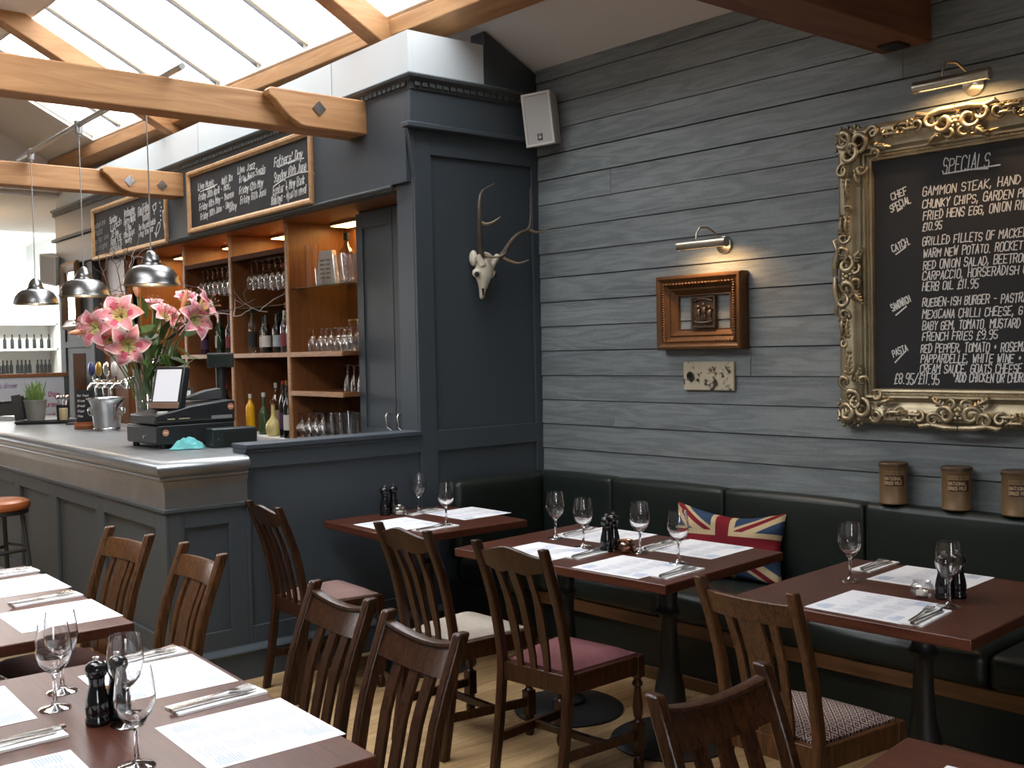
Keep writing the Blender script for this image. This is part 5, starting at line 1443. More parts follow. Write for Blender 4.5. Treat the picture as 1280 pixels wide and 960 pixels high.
for (px, py), off, d, L, w_ in [((182, 398), -.05, (.05, -.1, 1), .13, .030), ((176, 418), -.08, (-.5, -.5, .3), .13, .026), ((205, 425), -.08, (.7, -.5, .3), .15, .024), ((216, 432), -.04, (.6, -.3, -.3), .13, .026),
    ((225, 418), 0, (.8, 0, .1), .13, .026), ((190, 430), -.06, (.2, -.9, .2), .12, .026), ((170, 440), -.05, (-.3, -.6, -.6), .13, .024), ((200, 446), -.07, (.4, -.6, -.4), .13, .024), ((186, 452), -.02, (0, -.5, -.8), .14, .026), ((210, 410), .05, (.5, .2, .6), .12, .024), ((160, 412), .06, (-.4, .1, .6), .12, .024), ((232, 440), .03, (.7, .0, -.6), .10, .022), ((182, 470), 0, (-.1, -.3, -.9), .14, .022), ((192, 478), .02, (.2, -.2, -.9), .14, .022), ((175, 425), .1, (-.2, .3, .8), .15, .026), ((196, 415), .1, (.2, .3, .8), .14, .026)] + [((168 + 7.3 * k % 52, 412 + (k * 17) % 62), (-.10 + (k * 37 % 17) / 100), (math.cos(k * 2.4), -.5, math.sin(k * 2.4)), .12 + .01 * (k % 4), .030) for k in range(26)]:
    leaf(fp(px, py, off), d, L, w_)
TWIG = mat('twig_bark', (.085, .062, .050), .8, noise=.3, nscale=80); TWIG2 = mat('pale_twig', (.30, .26, .22), .8, noise=.3, nscale=80)
def twig(pts, r=.0042, m=TWIG, branches=3, seed=0):
    rr = random.Random(seed); P = [fp(*q) for q in pts]; mb = MB(); fine = []
    for a, b in zip(P[:-1], P[1:]):
        L = (b - a).length
        for k in range(4):
            u = k / 4; fine.append(a.lerp(b, u) + Vector((rr.uniform(-1, 1), rr.uniform(-1, 1), rr.uniform(-1, 1))) * L * .05)
    fine.append(P[-1]); n = len(fine)
    mb.tube(fine, [r * (1 - .65 * i / n) for i in range(n)], 6)
    for b in range(branches):
        i = rr.randrange(n // 3, n - 1); q = fine[i].copy(); d = Vector((rr.uniform(-1, 1), rr.uniform(-1, 1), rr.uniform(-.3, 1))).normalized(); pts2 = [q.copy()]
        for k in range(7):
            d = (d + Vector((rr.uniform(-1, 1), rr.uniform(-1, 1), rr.uniform(-.6, .8))) * .55).normalized(); q = q + d * .028; pts2.append(q.copy())
        mb.tube(pts2, [r * .6 * (1 - .1 * k) for k in range(len(pts2))], 5)
    vpart('twig', mb, m)
twig([(182, 470), (160, 410, .03), (142, 372, .05), (128, 340, .05), (122, 318, .06), (131, 312, .08)], .0045, TWIG, 5, 1)
twig([(184, 470), (165, 395, .06), (150, 350, .1), (144, 330, .1), (136, 322, .1)], .004, TWIG, 5, 2)
twig([(186, 465), (172, 392, .02), (155, 355, .02), (158, 328, .04), (154, 312, .05), (164, 318, .05)], .004, TWIG, 5, 3)
twig([(150, 360, .1), (160, 340, .1), (170, 320, .1), (178, 322, .12), (186, 312, .12)], .003, TWIG2, 4, 4)
twig([(190, 460), (212, 420, -.05), (240, 396, -.08), (270, 392, -.06), (300, 384, -.05), (318, 374, -.03)], .0042, TWIG, 3, 5)
twig([(240, 396, -.08), (280, 392, -.1), (297, 396, -.1), (315, 386, -.1), (334, 390, -.1)], .0032, TWIG2, 3, 6)
twig([(188, 465), (218, 410, .05), (240, 372, .05), (252, 356, .05), (262, 366, .05)], .0036, TWIG, 3, 7)
twig([(188, 465), (205, 440, -.08), (222, 418, -.1), (214, 400, -.1), (216, 388, -.08)], .0036, TWIG, 1, 8)

# ice bucket, beer fountain, menu blocks, herb pot
b0 = atz(134, 537, Z)
t = thing('ice_bucket', 'polished metal ice bucket with ring handles on the bar', 'bucket', b0, R(-40))
obj('bowl', MB().lathe([(0, 0), (.085, 0), (.088, .004), (.088, .012), (.084, .016), (.098, .12), (.103, .175), (.118, .205), (.130, .214), (.130, .220), (.112, .210), (.098, .175), (.093, .12), (.079, .02), (0, .018)], 40), STEEL, t, smooth=50)
for s in (1, -1):
    mb = MB(); mb.ball((s * .105, 0, .14), .017, 0, 12, 8)
    mb.tube([(s * (.116 + .004 * math.cos(a)), .026 * math.sin(a), .125 + .026 * math.cos(a)) for a in [k * PI / 10 for k in range(21)]], .0045, 8); obj('ring_handle', mb, CHROME, t)
mb = MB(); mb.box(-.022, .022, -.1, -.092, .10, .15); o = obj('badge', mb, mat('badge_grey', (.35, .33, .28), .5), t); o.matrix_local = Matrix.Rotation(R(-62), 4, 'Z')
p = Vector((2.36, 7.62, Z))
t = thing('menu_board', 'small black table menu in a wooden block beside the ice bucket', 'menu', p, R(-35))
mb = MB(); mb.lathe([(0, 0), (.075, 0), (.078, .006), (.076, .026), (0, .03)], 24); mb.box(-.07, .07, -.02, .02, .02, .045); obj('wooden_block', mb, mat('orange_wood', (.30, .10, .035), .4), t)
mb = MB(); mb.box(-.06, .06, -.003, .003, .045, .27); o = obj('menu_card', mb, SLATE, t)
mb = MB(); rr = random.Random(2)
for k, s in enumerate(('Bar Food', 'Olives', 'Bread', 'Chips', 'Pies')): write(mb, s, -.05, .225 - k * .036, .014, .010, .002, rnd=rr)
obj('menu_writing', mb, CHALK, t, smooth=0).location = (0, -.0035, 0)
# beer font
p = atz(152, 527, Z)
t = thing('beer_font', 'chrome beer font with four tap handles behind the ice bucket', 'beer tap', (2.66, 7.95, Z), R(8))
mb = MB(); mb.lathe([(0, 0), (.05, 0), (.05, .02), (.03, .04), (.026, .30), (0, .30)], 20); obj('column', mb, CHROME, t)
mb = MB(); mb.tube([(0, -.22, .30), (0, .22, .30)], .035, 16)
for s in (-1, 1): mb.ball((0, .22 * s, .30), .04, 0, 14, 8)
obj('cross_pipe', mb, CHROME, t)
for k, (y, m) in enumerate(((-.18, mat('tap_white', (.7, .7, .7), .3)), (-.06, CHROME), (.06, mat('tap_gold', (.55, .36, .08), .3, .6)), (.18, mat('tap_blue', (.05, .07, .22), .3)))):
    mb = MB(); mb.tube([(0, y, .30), (-.07, y, .30), (-.09, y, .27), (-.09, y, .20)], [.012, .012, .011, .008], 10); mb.tube([(-.05, y, .30), (-.06, y, .36)], .009, 8)
    tp = obj('tap', mb, CHROME, t)
    mb = MB(); mb.ball((-.066, y, .41), (.020, .038, .055), 0, 14, 10); obj('handle', mb, m, tp)
# swan neck tap in front
t = thing('swan_neck_tap', 'tall curved chrome tap in front of the vase', 'beer tap', (2.345, 6.48, Z), R(-10))
mb = MB(); mb.tube([(0, 0, .0), (0, 0, .24), (-.005, 0, .33), (-.03, 0, .37), (-.06, 0, .36), (-.07, 0, .30)], .016, 12); mb.ball((0, 0, .2), .03, 0, 12, 8); mb.lathe([(0, 0), (.04, 0), (.04, .015), (0, .02)], 18)
obj('pipe', mb, CHROME, t)
mb = MB(); mb.tube([(0, 0, .2), (.04, -.05, .215)], .008, 8); mb.ball((.045, -.056, .217), .013, 0, 10, 6); obj('lever', mb, CHROME, t)
mb = MB(); mb.loft([[(-.02, -.02, 0), (.02, -.02, 0), (.02, .02, 0), (-.02, .02, 0)], [(-.012, -.014, .05), (.02, -.014, .05), (.02, .014, .05), (-.012, .014, .05)], [(-.03, -.014, .09), (.0, -.014, .10), (.0, .014, .10), (-.03, .014, .09)]])
o = obj('bottle_opener', mb, mat('white_enamel', (.75, .74, .7), .3), smooth=60); o.location = (2.235, 5.99, Z)
tag(o, 'white enamel figure standing on the bar behind the cash drawer', 'ornament')
# herb pot on its tray
p = atz(44, 529, Z)
t = thing('herb_pot', 'grey metal pot of green herbs at the far end of the bar', 'plant', (2.30, 8.62, Z + .022))
obj('pot', MB().lathe([(0, 0), (.062, 0), (.080, .15), (.084, .15), (.084, .16), (.076, .16), (.060, .01), (0, .01)], 28), mat('grey_pot', (.20, .20, .17), .6), t, smooth=40)
obj('soil', MB().lathe([(0, .140), (.074, .140)], 20), mat('soil', (.03, .02, .012), .9), t)
mb = MB(); rr = random.Random(6)
for k in range(110):
    a = rr.uniform(0, 2 * PI); r0 = rr.uniform(0, .06); h = rr.uniform(.06, .17); l = rr.uniform(.2, .6)
    x0, y0 = r0 * math.cos(a), r0 * math.sin(a)
    pts = [(x0, y0, .14), (x0 * (1 + l * .5), y0 * (1 + l * .5), .14 + h * .6), (x0 * (1 + l) + rr.uniform(-.02, .02), y0 * (1 + l) + rr.uniform(-.02, .02), .14 + h)]
    mb.tube(pts, [.002, .003, .0012], 4)
obj('herb_leaves', mb, mat('herb_green', (.16, .26, .07), .6, noise=.4, nscale=30), t)
t = thing('bar_tray', 'black oblong tray holding the herb pot and cutlery caddy', 'tray', (2.36, 8.55, Z), R(-28))
mb = MB(); mb.loft([[(x * s, y * s, z) for x, y in ((-.21, -.12), (.21, -.12), (.23, 0), (.21, .12), (-.21, .12), (-.23, 0))] for s, z in ((.92, 0), (1.0, .02), (.97, .021), (.90, .006))]); obj('rim', mb, BLKPL, t)
t = thing('menu_holder', 'cluster of dark menus leaning behind the herb pot', 'menu holder', (2.24, 8.78, Z + .022), R(-30))
for k in range(3):
    mb = MB(); mb.box(-.05 + .02 * k, .02 + .02 * k, .0 + k * .02, .006 + k * .02, 0, .20 - .015 * k, 0, Matrix.Rotation(R(-8), 4, 'Y')); obj('menu_card', mb, BLKPL if k else mat('grey_card', (.04, .04, .04), .7), t)
put(lathe_mesh('brass_jar', [(0, 0), (.03, 0), (.032, .085), (.03, .09), (0, .09)], mat('jar_brass', (.40, .33, .18), .5), 18), 'brass_jar', 2.47, 8.50, Z + .022, 'small brass coloured jar on the tray right of the herb pot', 'jar')
t = thing('spoon_jar', 'black jar of spoons on the tray behind the herb pot', 'jar', (2.50, 8.62, Z + .022))
obj('jar', MB().lathe([(0, 0), (.045, 0), (.05, .11), (.045, .11), (.04, .01), (0, .01)], 20), BLKPL, t)
mb = MB()
for k in range(6):
    a = k * 1.05; mb.tube([(.01 * math.cos(a), .01 * math.sin(a), .02), (.035 * math.cos(a), .035 * math.sin(a), .15)], .003, 6); mb.ball((.04 * math.cos(a), .04 * math.sin(a), .17), (.012, .012, .018), 0, 8, 6)
obj('spoons', mb, SILVER, t)
mb = MB(); mb.loft([[(-.1, -.13, 0), (.1, -.13, 0), (.1, -.13, .03), (-.1, -.13, .03)], [(-.1, .13, 0), (.1, .13, 0), (.1, .13, .03), (-.1, .13, .03)]])
o = obj('paper_stack', mb, PAPER, smooth=0); o.location = (2.36, 9.35, Z); o.rotation_euler = (0, 0, .3); tag(o, 'stack of white papers at the far end of the bar', 'paper')
t = thing('caddy', 'grey metal caddy standing on the bar by the paper stack', 'caddy', (2.36, 9.75, Z), .3)
mb = MB()
for a in ((-.13, .13, -.05, -.044), (-.13, .13, .044, .05), (-.13, -.124, -.05, .05), (.124, .13, -.05, .05), (-.13, .13, -.05, .05)): mb.box(*a, 0, .12 if a != (-.13, .13, -.05, .05) else .005)
obj('box', mb, IRON, t); mb = MB()
for k in range(4): mb.box(-.10 + k * .055, -.06 + k * .055, -.03, .03, .006, .14)
obj('packets', mb, BLKPL, t)
p = atz(98, 527, Z)
t = thing('drinks_tray', 'flat dark tray of small glasses on the bar behind the menu board', 'tray', (2.56, 8.22, Z), R(-25))
mb = MB(); mb.box(-.14, .14, -.1, .1, 0, .012); obj('mat', mb, BLKPL, t, .003)
for k in range(4): put(tumb, 'shot_glass', 2.50 + (k % 2) * .09, 8.18 + (k // 2) * .08, Z + .0125, 'small shot glass on the flat dark bar tray', 'glass', 'shot glasses on the dark tray', s=.55)
# tall steel cylinder behind the flowers
put(lathe_mesh('dispenser', [(0, 0), (.075, 0), (.075, .05), (.07, .055), (.07, .40), (.05, .44), (.05, .50), (0, .52)], [STEEL], 28), 'drink_dispenser', 3.05, 7.35, 0, 'tall steel cylinder with a red base band behind the lilies', 'dispenser')
o = bpy.data.objects['drink_dispenser']; o.location = (2.66, 7.08, Z); o.scale = (.8, .8, .9)
obj('red_band', MB().lathe([(.0755, .012), (.0765, .014), (.0765, .036), (.0755, .038)], 28, closed=True), mat('red_enamel', (.35, .02, .02), .4), o)

# ------------------------------------------------------------------ plank wall: things hung on it (wall frame, +z up, local x towards the camera)
def wall_T(s, z, off=.024):   # origin on the boards' face, local -y out of the wall, local x to the right as seen
    return WM @ Matrix.Translation((-off, s, z)) @ Matrix.Rotation(-PI / 2, 4, 'Z')
sy = lambda y: (y - 4.866) / .998
def picture_light(s, z, L, label, power):
    T = wall_T(s, z)
    t = thing('picture_light', label, 'picture light', T=T)
    mb = MB(); mb.lathe([(0, 0), (.040, 0), (.046, .006), (.044, .014), (.026, .022), (.012, .026), (0, .028)], 28, 0, Matrix.Rotation(PI / 2, 4, 'X')); obj('back_plate', mb, BRASS, t, smooth=50)
    mb = MB(); mb.tube([(-.0, -.02, .0), (-.005, -.05, .045), (-.03, -.10, .085), (-.055, -.135, .085), (-.065, -.150, .055), (-.066, -.152, .025)], .0055, 10); obj('arm', mb, BRASS, t)
    mb = MB(); n = 20; secs = []
    for xx in (-L / 2, L / 2):
        ring = []
        for k in range(n + 1):
            a = R(-60) + (R(300)) * k / n
            ring.append((xx, -.152 + .024 * math.cos(a + PI / 2 - R(90)), .0 + .024 * math.sin(a)))
        for k in range(n, -1, -1):
            a = R(-60) + (R(300)) * k / n
            ring.append((xx, -.152 + .022 * math.cos(a), .0 + .022 * math.sin(a)))
        secs.append(ring)
    mb.loft(secs)
    for xx in (-L / 2, L / 2 - .004): mb.lathe([(0, 0), (.025, 0), (.025, .004), (0, .004)], 20, 0, Matrix.Translation((xx, -.152, 0)) @ Matrix.Rotation(PI / 2, 4, 'Y'))
    sh = obj('shade', mb, BRASS, t, smooth=50); sh.location = (-.03, 0, 0)
    mb = MB(); mb.tube([(-L / 2 + .02, -.148, -.006), (L / 2 - .02, -.148, -.006)], .011, 10); tb = obj('tube_bulb', mb, BULB, t); tb.location = (-.03, 0, 0)
    l = bpy.data.lights.new('picture_light_lamp', 'AREA'); l.shape = 'RECTANGLE'; l.size = L - .05; l.size_y = .02; l.energy = power; l.color = (1, .60, .28); l.spread = R(150)
    lo = bpy.data.objects.new('picture_light_lamp', l); COL.objects.link(lo)
    lo.matrix_world = T @ Matrix.Translation((-.03, -.140, -.024)) @ Matrix.Rotation(R(26), 4, 'X')
    return t
picture_light(sy(3.50), 2.115, .30, 'brass picture light over the small gilt frame', 2.2)
picture_light(sy(2.22), 2.672, .32, 'brass picture light over the specials board', 3.2)
# small deep gilt frame, open to the boards, with a bronze plaque inside
s0, s1 = sy(3.905), sy(3.36)
T = wall_T(s0, 1.583)
t = thing('wall_picture', 'small deep bronze gilt frame hung open on the planks', 'picture frame', T=T)
Wd, H = .545, .392
mb = MB(); picture_frame(mb, Wd, H, [(0, 0), (0, -.060), (.007, -.072), (.018, -.074), (.030, -.064), (.034, -.058), (.044, -.056), (.062, -.040), (.068, -.032), (.076, -.036), (.081, -.030), (.098, -.014), (.102, -.010), (.108, -.012), (.110, 0)]); obj('moulding', mb, GOLDW, t, smooth=30)
mb = MB(); rr = random.Random(3)
def leafrow(mb, a, b, n):
    for k in range(n):
        u = (k + .5) / n; x = a[0] + (b[0] - a[0]) * u; z = a[1] + (b[1] - a[1]) * u
        mb.ball((x, -.064, z), (.009, .007, .006), 0, 6, 4, None)
for a, b in (((.04, .046), (Wd - .04, .046)), ((.04, H - .046), (Wd - .04, H - .046)), ((.046, .05), (.046, H - .05)), ((Wd - .046, .05), (Wd - .046, H - .05))): leafrow(mb, a, b, 22)
obj('leaf_beading', mb, GOLDW, t)
T = wall_T(sy(3.705), 1.695)
t = thing('relief_plaque', 'dark bronze figure relief fixed on the planks inside the gilt frame', 'plaque', T=T)
BRZ = mat('dark_bronze', (.085, .060, .045), .35, .6, noise=.3, nscale=30, bump=.2)
mb = MB(); mb.box(0, .155, -.018, 0, 0, .165); picture_frame(mb, .155, .165, [(0, -.01), (0, -.028), (.010, -.028), (.014, -.018)]); obj('plate', mb, BRZ, t, .002)
mb = MB(); rr = random.Random(5)
for x, z in ((.045, .075), (.08, .085), (.115, .07)):
    mb.ball((x, -.022, z + .035), (.010, .010, .012), 0, 8, 6); mb.ball((x, -.020, z), (.016, .012, .028), 0, 8, 6); mb.ball((x + .006, -.02, z - .03), (.008, .009, .026), 0, 8, 6); mb.ball((x - .008, -.02, z - .03), (.008, .009, .026), 0, 8, 6)
    mb.tube([(x + .012, -.022, z + .015), (x + .024, -.024, z + .03)], .005, 6)
mb.tube([(.02, -.02, .035), (.05, -.024, .028), (.10, -.024, .028), (.135, -.02, .036)], .006, 6)
mb.tube([(.02, -.02, .14), (.05, -.024, .15), (.10, -.024, .15), (.135, -.02, .14)], .006, 6)
obj('figures', mb, BRZ, t, smooth=60)
# pierced pale tile below
T = wall_T(sy(3.768), 1.370)
o = obj('stone_tile', MB().box(0, .322, -.016, 0, 0, .150), None or mat('pitted_plaster', (.42, .36, .25), .9), bevel=.004); o.matrix_world = T
ntm = MATS['pitted_plaster'].node_tree
tc = ntm.nodes.new('ShaderNodeTexCoord'); vo = ntm.nodes.new('ShaderNodeTexNoise'); vo.inputs['Scale'].default_value = 26; vo.inputs['Detail'].default_value = 4; cr = ntm.nodes.new('ShaderNodeValToRGB')
cr.color_ramp.elements[0].position = .36; cr.color_ramp.elements[0].color = (.045, .025, .015, 1); cr.color_ramp.elements[1].position = .46; cr.color_ramp.elements[1].color = (.46, .40, .29, 1)
ntm.links.new(tc.outputs['Object'], vo.inputs['Vector']); ntm.links.new(vo.outputs['Fac'], cr.inputs['Fac']); ntm.links.new(cr.outputs['Color'], ntm.nodes['Principled BSDF'].inputs['Base Color'])
tag(o, 'pale pitted stone tile fixed below the small gilt frame', 'tile')
mb = MB(); mb.lathe([(.016, 0), (.022, .006), (.024, .010), (.018, .012), (.013, .008)], 18, 0, Matrix.Translation((.052, -.016, .075)) @ Matrix.Rotation(PI / 2, 4, 'X'), closed=True); mb.lathe([(0, .001), (.014, .001)], 14, 0, Matrix.Translation((.052, -.016, .075)) @ Matrix.Rotation(PI / 2, 4, 'X')); obj('dark_boss', mb, mat('soot', (.03, .02, .014), .8), o)
for k in range(9):
    mb = MB(); rr = random.Random(k + 20); mb.ball((.14 + rr.random() * .16, -.016, .02 + rr.random() * .11), (rr.uniform(.008, .02), .006, rr.uniform(.006, .014)), 0, 8, 6); obj('relief_lump', mb, MATS['pitted_plaster'], o)

# specials board in its rococo frame
BW, BH = 1.14, 1.352
T = wall_T(sy(2.832), 1.227)
t = thing('specials_board', 'large specials blackboard in an ornate silver gilt frame', 'blackboard', T=T)
mb = MB(); mb.box(.15, BW - .15, -.022, 0, .12, BH - .15); obj('slate', mb, SLATE, t, smooth=0)
mb = MB()
FS = [(.0, 0), (.0, -.030), (.012, -.060), (.030, -.072), (.050, -.070), (.072, -.052), (.092, -.042), (.118, -.038), (.132, -.044), (.140, -.052), (.150, -.050), (.156, -.040), (.164, -.036), (.170, -.040), (.180, -.036), (.186, -.022), (.186, 0)]
FS = [(o * .90, yv) for o, yv in FS]
picture_frame(mb, BW, BH, FS); obj('moulding', mb, GILT2, t, smooth=30)
mb = MB(); rr = random.Random(3)
for (a, b, n) in (((.145, .145), (BW - .145, .145), 90), ((.145, BH - .145), (BW - .145, BH - .145), 90), ((.145, .145), (.145, BH - .145), 110), ((BW - .145, .145), (BW - .145, BH - .145), 110)):
    for k in range(n):
        u = (k + .5) / n; mb.ball((a[0] + (b[0] - a[0]) * u, -.053, a[1] + (b[1] - a[1]) * u), .0042, 0, 5, 3)
obj('beading', mb, GILT2, t)
def scroll(mb, c, r0, turns, a0, dirn, r, T, zlift=.0, tail=None):
    pts = []; n = int(18 * turns) + 4
    for i in range(n + 1):
        u = i / n; a = a0 + dirn * 2 * PI * turns * u; q = r0 * (1 - .82 * u)
        pts.append((c[0] + q * math.cos(a), -.006 - .018 * math.sin(PI * u) - zlift, c[1] + q * math.sin(a)))
    if tail:
        p0 = pts[0]; pre = [(p0[0] + (tail[0] - p0[0]) * v, -.004, p0[2] + (tail[1] - p0[2]) * v) for v in (1, .66, .33)]; pts = pre + pts
    m = len(pts); mb.tube(pts, [r * (.35 + .65 * math.sin(PI * min(1, .12 + i / m))) for i in range(m)], 7, 0, T)
def acanthus(mb, c, ang, L, w_, T):
    """lobed leaf: a curved rib with fat lobes either side"""
    for k in range(5):
        u = k / 4; x, z = c[0] + L * u * math.cos(ang), c[1] + L * u * math.sin(ang); ww = w_ * (1 - .7 * u)
        for s in (1, -1):
            e = (x + ww * math.cos(ang + s * 1.0), -.012, z + ww * math.sin(ang + s * 1.0))
            mb.tube([(x, -.004, z), ((x + e[0]) / 2, -.020, (z + e[2]) / 2), e], [.006, .0085 * (1 - .4 * u), .003], 6, 0, T)
    mb.tube([(c[0], -.008, c[1]), (c[0] + L * .5 * math.cos(ang), -.024, c[1] + L * .5 * math.sin(ang)), (c[0] + L * 1.1 * math.cos(ang), -.006, c[1] + L * 1.1 * math.sin(ang))], [.009, .008, .002], 7, 0, T)
def corner_mb():
    """corner cartouche, local origin at the outer corner, running along +x and +z"""
    mb = MB(); T0 = Matrix.Translation((0, -.062, 0))
    scroll(mb, (.075, .125), .050, 1.3, -2.2, 1, .0125, T0); scroll(mb, (.125, .075), .050, 1.3, -2.5 + 4.9, -1, .0125, T0)
    scroll(mb, (.050, .050), .045, 1.1, 2.4, -1, .015, T0); scroll(mb, (.10, .10), .034, 1.2, 1.0, 1, .010, T0)
    scroll(mb, (.045, .195), .034, 1.25, -1.4, -1, .0095, T0, tail=(.02, .10)); scroll(mb, (.195, .045), .034, 1.25, 2.9, 1, .0095, T0, tail=(.10, .02))
    scroll(mb, (.135, .20), .026, 1.1, -.5, 1, .008, T0); scroll(mb, (.20, .135), .026, 1.1, 2.0, -1, .008, T0)
    acanthus(mb, (.02, .02), .785, .09, .040, T0); acanthus(mb, (.06, .23), 1.5, .10, .028, T0); acanthus(mb, (.23, .06), .07, .10, .028, T0)
    acanthus(mb, (.10, .20), 1.3, .07, .02, T0); acanthus(mb, (.20, .10), .27, .07, .02, T0)
    for k in range(7): a = k * .9; mb.ball((.088 + .022 * math.cos(a), -.078, .088 + .022 * math.sin(a)), (.011, .010, .011), 0, 8, 5)
    mb.ball((.088, -.084, .088), .013, 0, 8, 6)
    for k in range(6): mb.ball((-.004 + .012 * (k % 2), -.05, .02 + k * .018), .010, 0, 7, 5); mb.ball((.02 + k * .018, -.05, -.004 + .012 * (k % 2)), .010, 0, 7, 5)
    return mb
def crest_mb(w_=.17):
    """centre cartouche, local origin on the outer edge midpoint, opening towards +z"""
    mb = MB(); T0 = Matrix.Translation((0, -.060, 0))
    for s in (1, -1):
        scroll(mb, (s * .055, .055), .045, 1.3, PI / 2 - s * 2.2, s, .012, T0); scroll(mb, (s * .11, .035), .036, 1.2, PI / 2 + s * 2.0, -s, .010, T0, tail=(s * .04, .0))
        scroll(mb, (s * .175, .045), .028, 1.2, PI / 2 - s * .6, s, .008, T0, tail=(s * .10, .01)); acanthus(mb, (s * .19, .03), 0 if s > 0 else PI, .09, .024, T0); acanthus(mb, (s * .07, .09), PI / 2 - s * .9, .07, .024, T0)
        mb.tube([(s * .004, -.02, .002), (s * .06, -.03, .004), (s * .12, -.02, .014), (s * .165, -.03, .004), (s * .18, -.02, .014)], [.012, .014, .011, .012, .004], 8, 0, T0)
        scroll(mb, (s * .03, .10), .026, 1.1, 0 if s > 0 else PI, s, .008, T0)
    for k in range(6): a = k * PI / 3; mb.ball((.020 * math.cos(a), -.082, .062 + .020 * math.sin(a)), (.011, .010, .011), 0, 8, 5)
    mb.ball((0, -.088, .062), .012, 0, 8, 6)
    return mb
cm, xm = corner_mb().mesh('corner_ornament', GILT2, 60), crest_mb().mesh('crest_ornament', GILT2, 60)
for x, z, sx, sz in ((0, 0, 1, 1), (BW, 0, -1, 1), (0, BH, 1, -1), (BW, BH, -1, -1)):
    o = obj('corner_ornament', cm, None, t); o.matrix_local = Matrix.Translation((x, 0, z)) @ Matrix.Diagonal((sx, 1, sz, 1))
for x, z, rot in ((BW / 2, 0, 0), (BW / 2, BH, PI), (0, BH / 2, PI / 2), (BW, BH / 2, -PI / 2)):
    o = obj('crest_ornament', xm, None, t); o.matrix_local = Matrix.Translation((x, 0, z)) @ Matrix.Rotation(rot, 4, 'Y')
sprig = MB(); T0 = Matrix.Translation((0, -.058, 0))
acanthus(sprig, (0, 0), 0, .09, .02, T0); scroll(sprig, (-.03, .01), .022, 1.1, 0, 1, .007, T0)
sm = sprig.mesh('leaf_sprig', GILT2, 60)
for x, z, rot in ((.33, .055, 0), (BW - .33, .055, PI), (.33, BH - .055, 0), (BW - .33, BH - .055, PI), (.055, .40, -PI / 2), (.055, BH - .40, PI / 2), (BW - .055, .40, -PI / 2), (BW - .055, BH - .40, PI / 2)):
    o = obj('leaf_sprig', sm, None, t); o.matrix_local = Matrix.Translation((x, 0, z)) @ Matrix.Rotation(rot, 4, 'Y')
# the writing
mb = MB(); rr = random.Random(12)
BI = (T.inverted())
def bl(px, py):
    q = onw(px, py, .046); p = BI @ (WM @ Vector((-.046, q.y, q.z))); return p.x, p.z
WDT = .0042
def line(px, py, text, h, x1px, nvis):
    """text whose first nvis letters end at picture column x1px"""
    x, z = bl(px, py); x1, _ = bl(x1px, py); n = sum(.75 if c == ' ' else (.6 if c in "Iil,.'!1" else (1.2 if c in 'MWmw' else 1)) for c in text[:nvis])
    lim = (BW - .19 - x) / sum(.75 if c == ' ' else (.6 if c in "Iil,.'!1" else (1.2 if c in 'MWmw' else 1)) for c in text)
    write(mb, text, x, z - h / 2, h, min((x1 - x) / n, lim * 1.0), WDT, rnd=rr, slant=.14, jit=.22)
line(1178, 208, 'SPECIALS', .062, 1238, 8)
a, b = bl(1182, 217), bl(1250, 206); strokes(mb, [[a, b], [(a[0] + .09, a[1] + .004), (b[0] - .05, b[1] - .008)]], .006)
H_ = .036
for px, py, s, x1, nv in ((1153, 240, 'GAMMON STEAK, HAND CUT', 1277, 18), (1153, 255.5, 'CHUNKY CHIPS, GARDEN PEAS', 1279, 22), (1154, 270, 'FRIED HENS EGG, ONION RINGS', 1279, 24), (1153, 283.5, '£10.95', 1178, 6),
    (1153, 302, 'GRILLED FILLETS OF MACKEREL', 1279, 24), (1154, 317, 'WARM NEW POTATO. ROCKET', 1279, 23), (1154, 331.5, 'RED ONION SALAD, BEETROOT', 1279, 23), (1153, 345, 'CARPACCIO, HORSERADISH C', 1279, 23), (1153, 358.5, 'HERB OIL £11.95', 1224, 15),
    (1153, 378, 'RUEBEN-ISH BURGER - PASTRAMI', 1279, 25), (1153, 393, 'MEXICANA CHILLI CHEESE, G', 1279, 25), (1153, 407.5, 'BABY GEM, TOMATO. MUSTARD', 1276, 25), (1153, 420.5, 'FRENCH FRIES £9.95', 1248, 18),
    (1151, 435.5, 'RED PEPPER, TOMATO + ROSEMARY', 1279, 26), (1151, 448.5, 'PAPPARDELLE, WHITE WINE +', 1278, 25), (1150, 461, 'CREAM SAUCE, GOATS CHEESE', 1278, 25)):
    line(px, py, s, H_, x1, nv)
line(1118, 473.5, '£8.95/£11.95', .044, 1175, 12); line(1190, 472, '*ADD CHICKEN OR CHORIZO', .036, 1279, 20)
def small(px, py, s, ang, adv):
    x, z = bl(px, py); write(mb, s, x, z - .016, .031, adv, .0045, rot=R(ang), rnd=rr, slant=.1)
small(1115, 246, 'CHEF', 17, .020); small(1114, 261, 'SPECIAL', 20, .0155); small(1116, 311, 'CATCH.', 20, .0165); small(1116, 385, 'SANDWICH', 26, .0125); small(1117, 442, 'PASTA', 22, .0155)
for (x0, y0, x1, y1) in ((1122, 264, 1128, 260), (1120, 318, 1132, 309), (1120, 394, 1133, 383), (1119, 453, 1132, 439)):
    strokes(mb, [[bl(x0, y0), bl(x1, y1)]], .006)
wr_o = obj('chalk_writing', mb, CHALK, t, smooth=0); wr_o.location = (0, -.0225, 0)

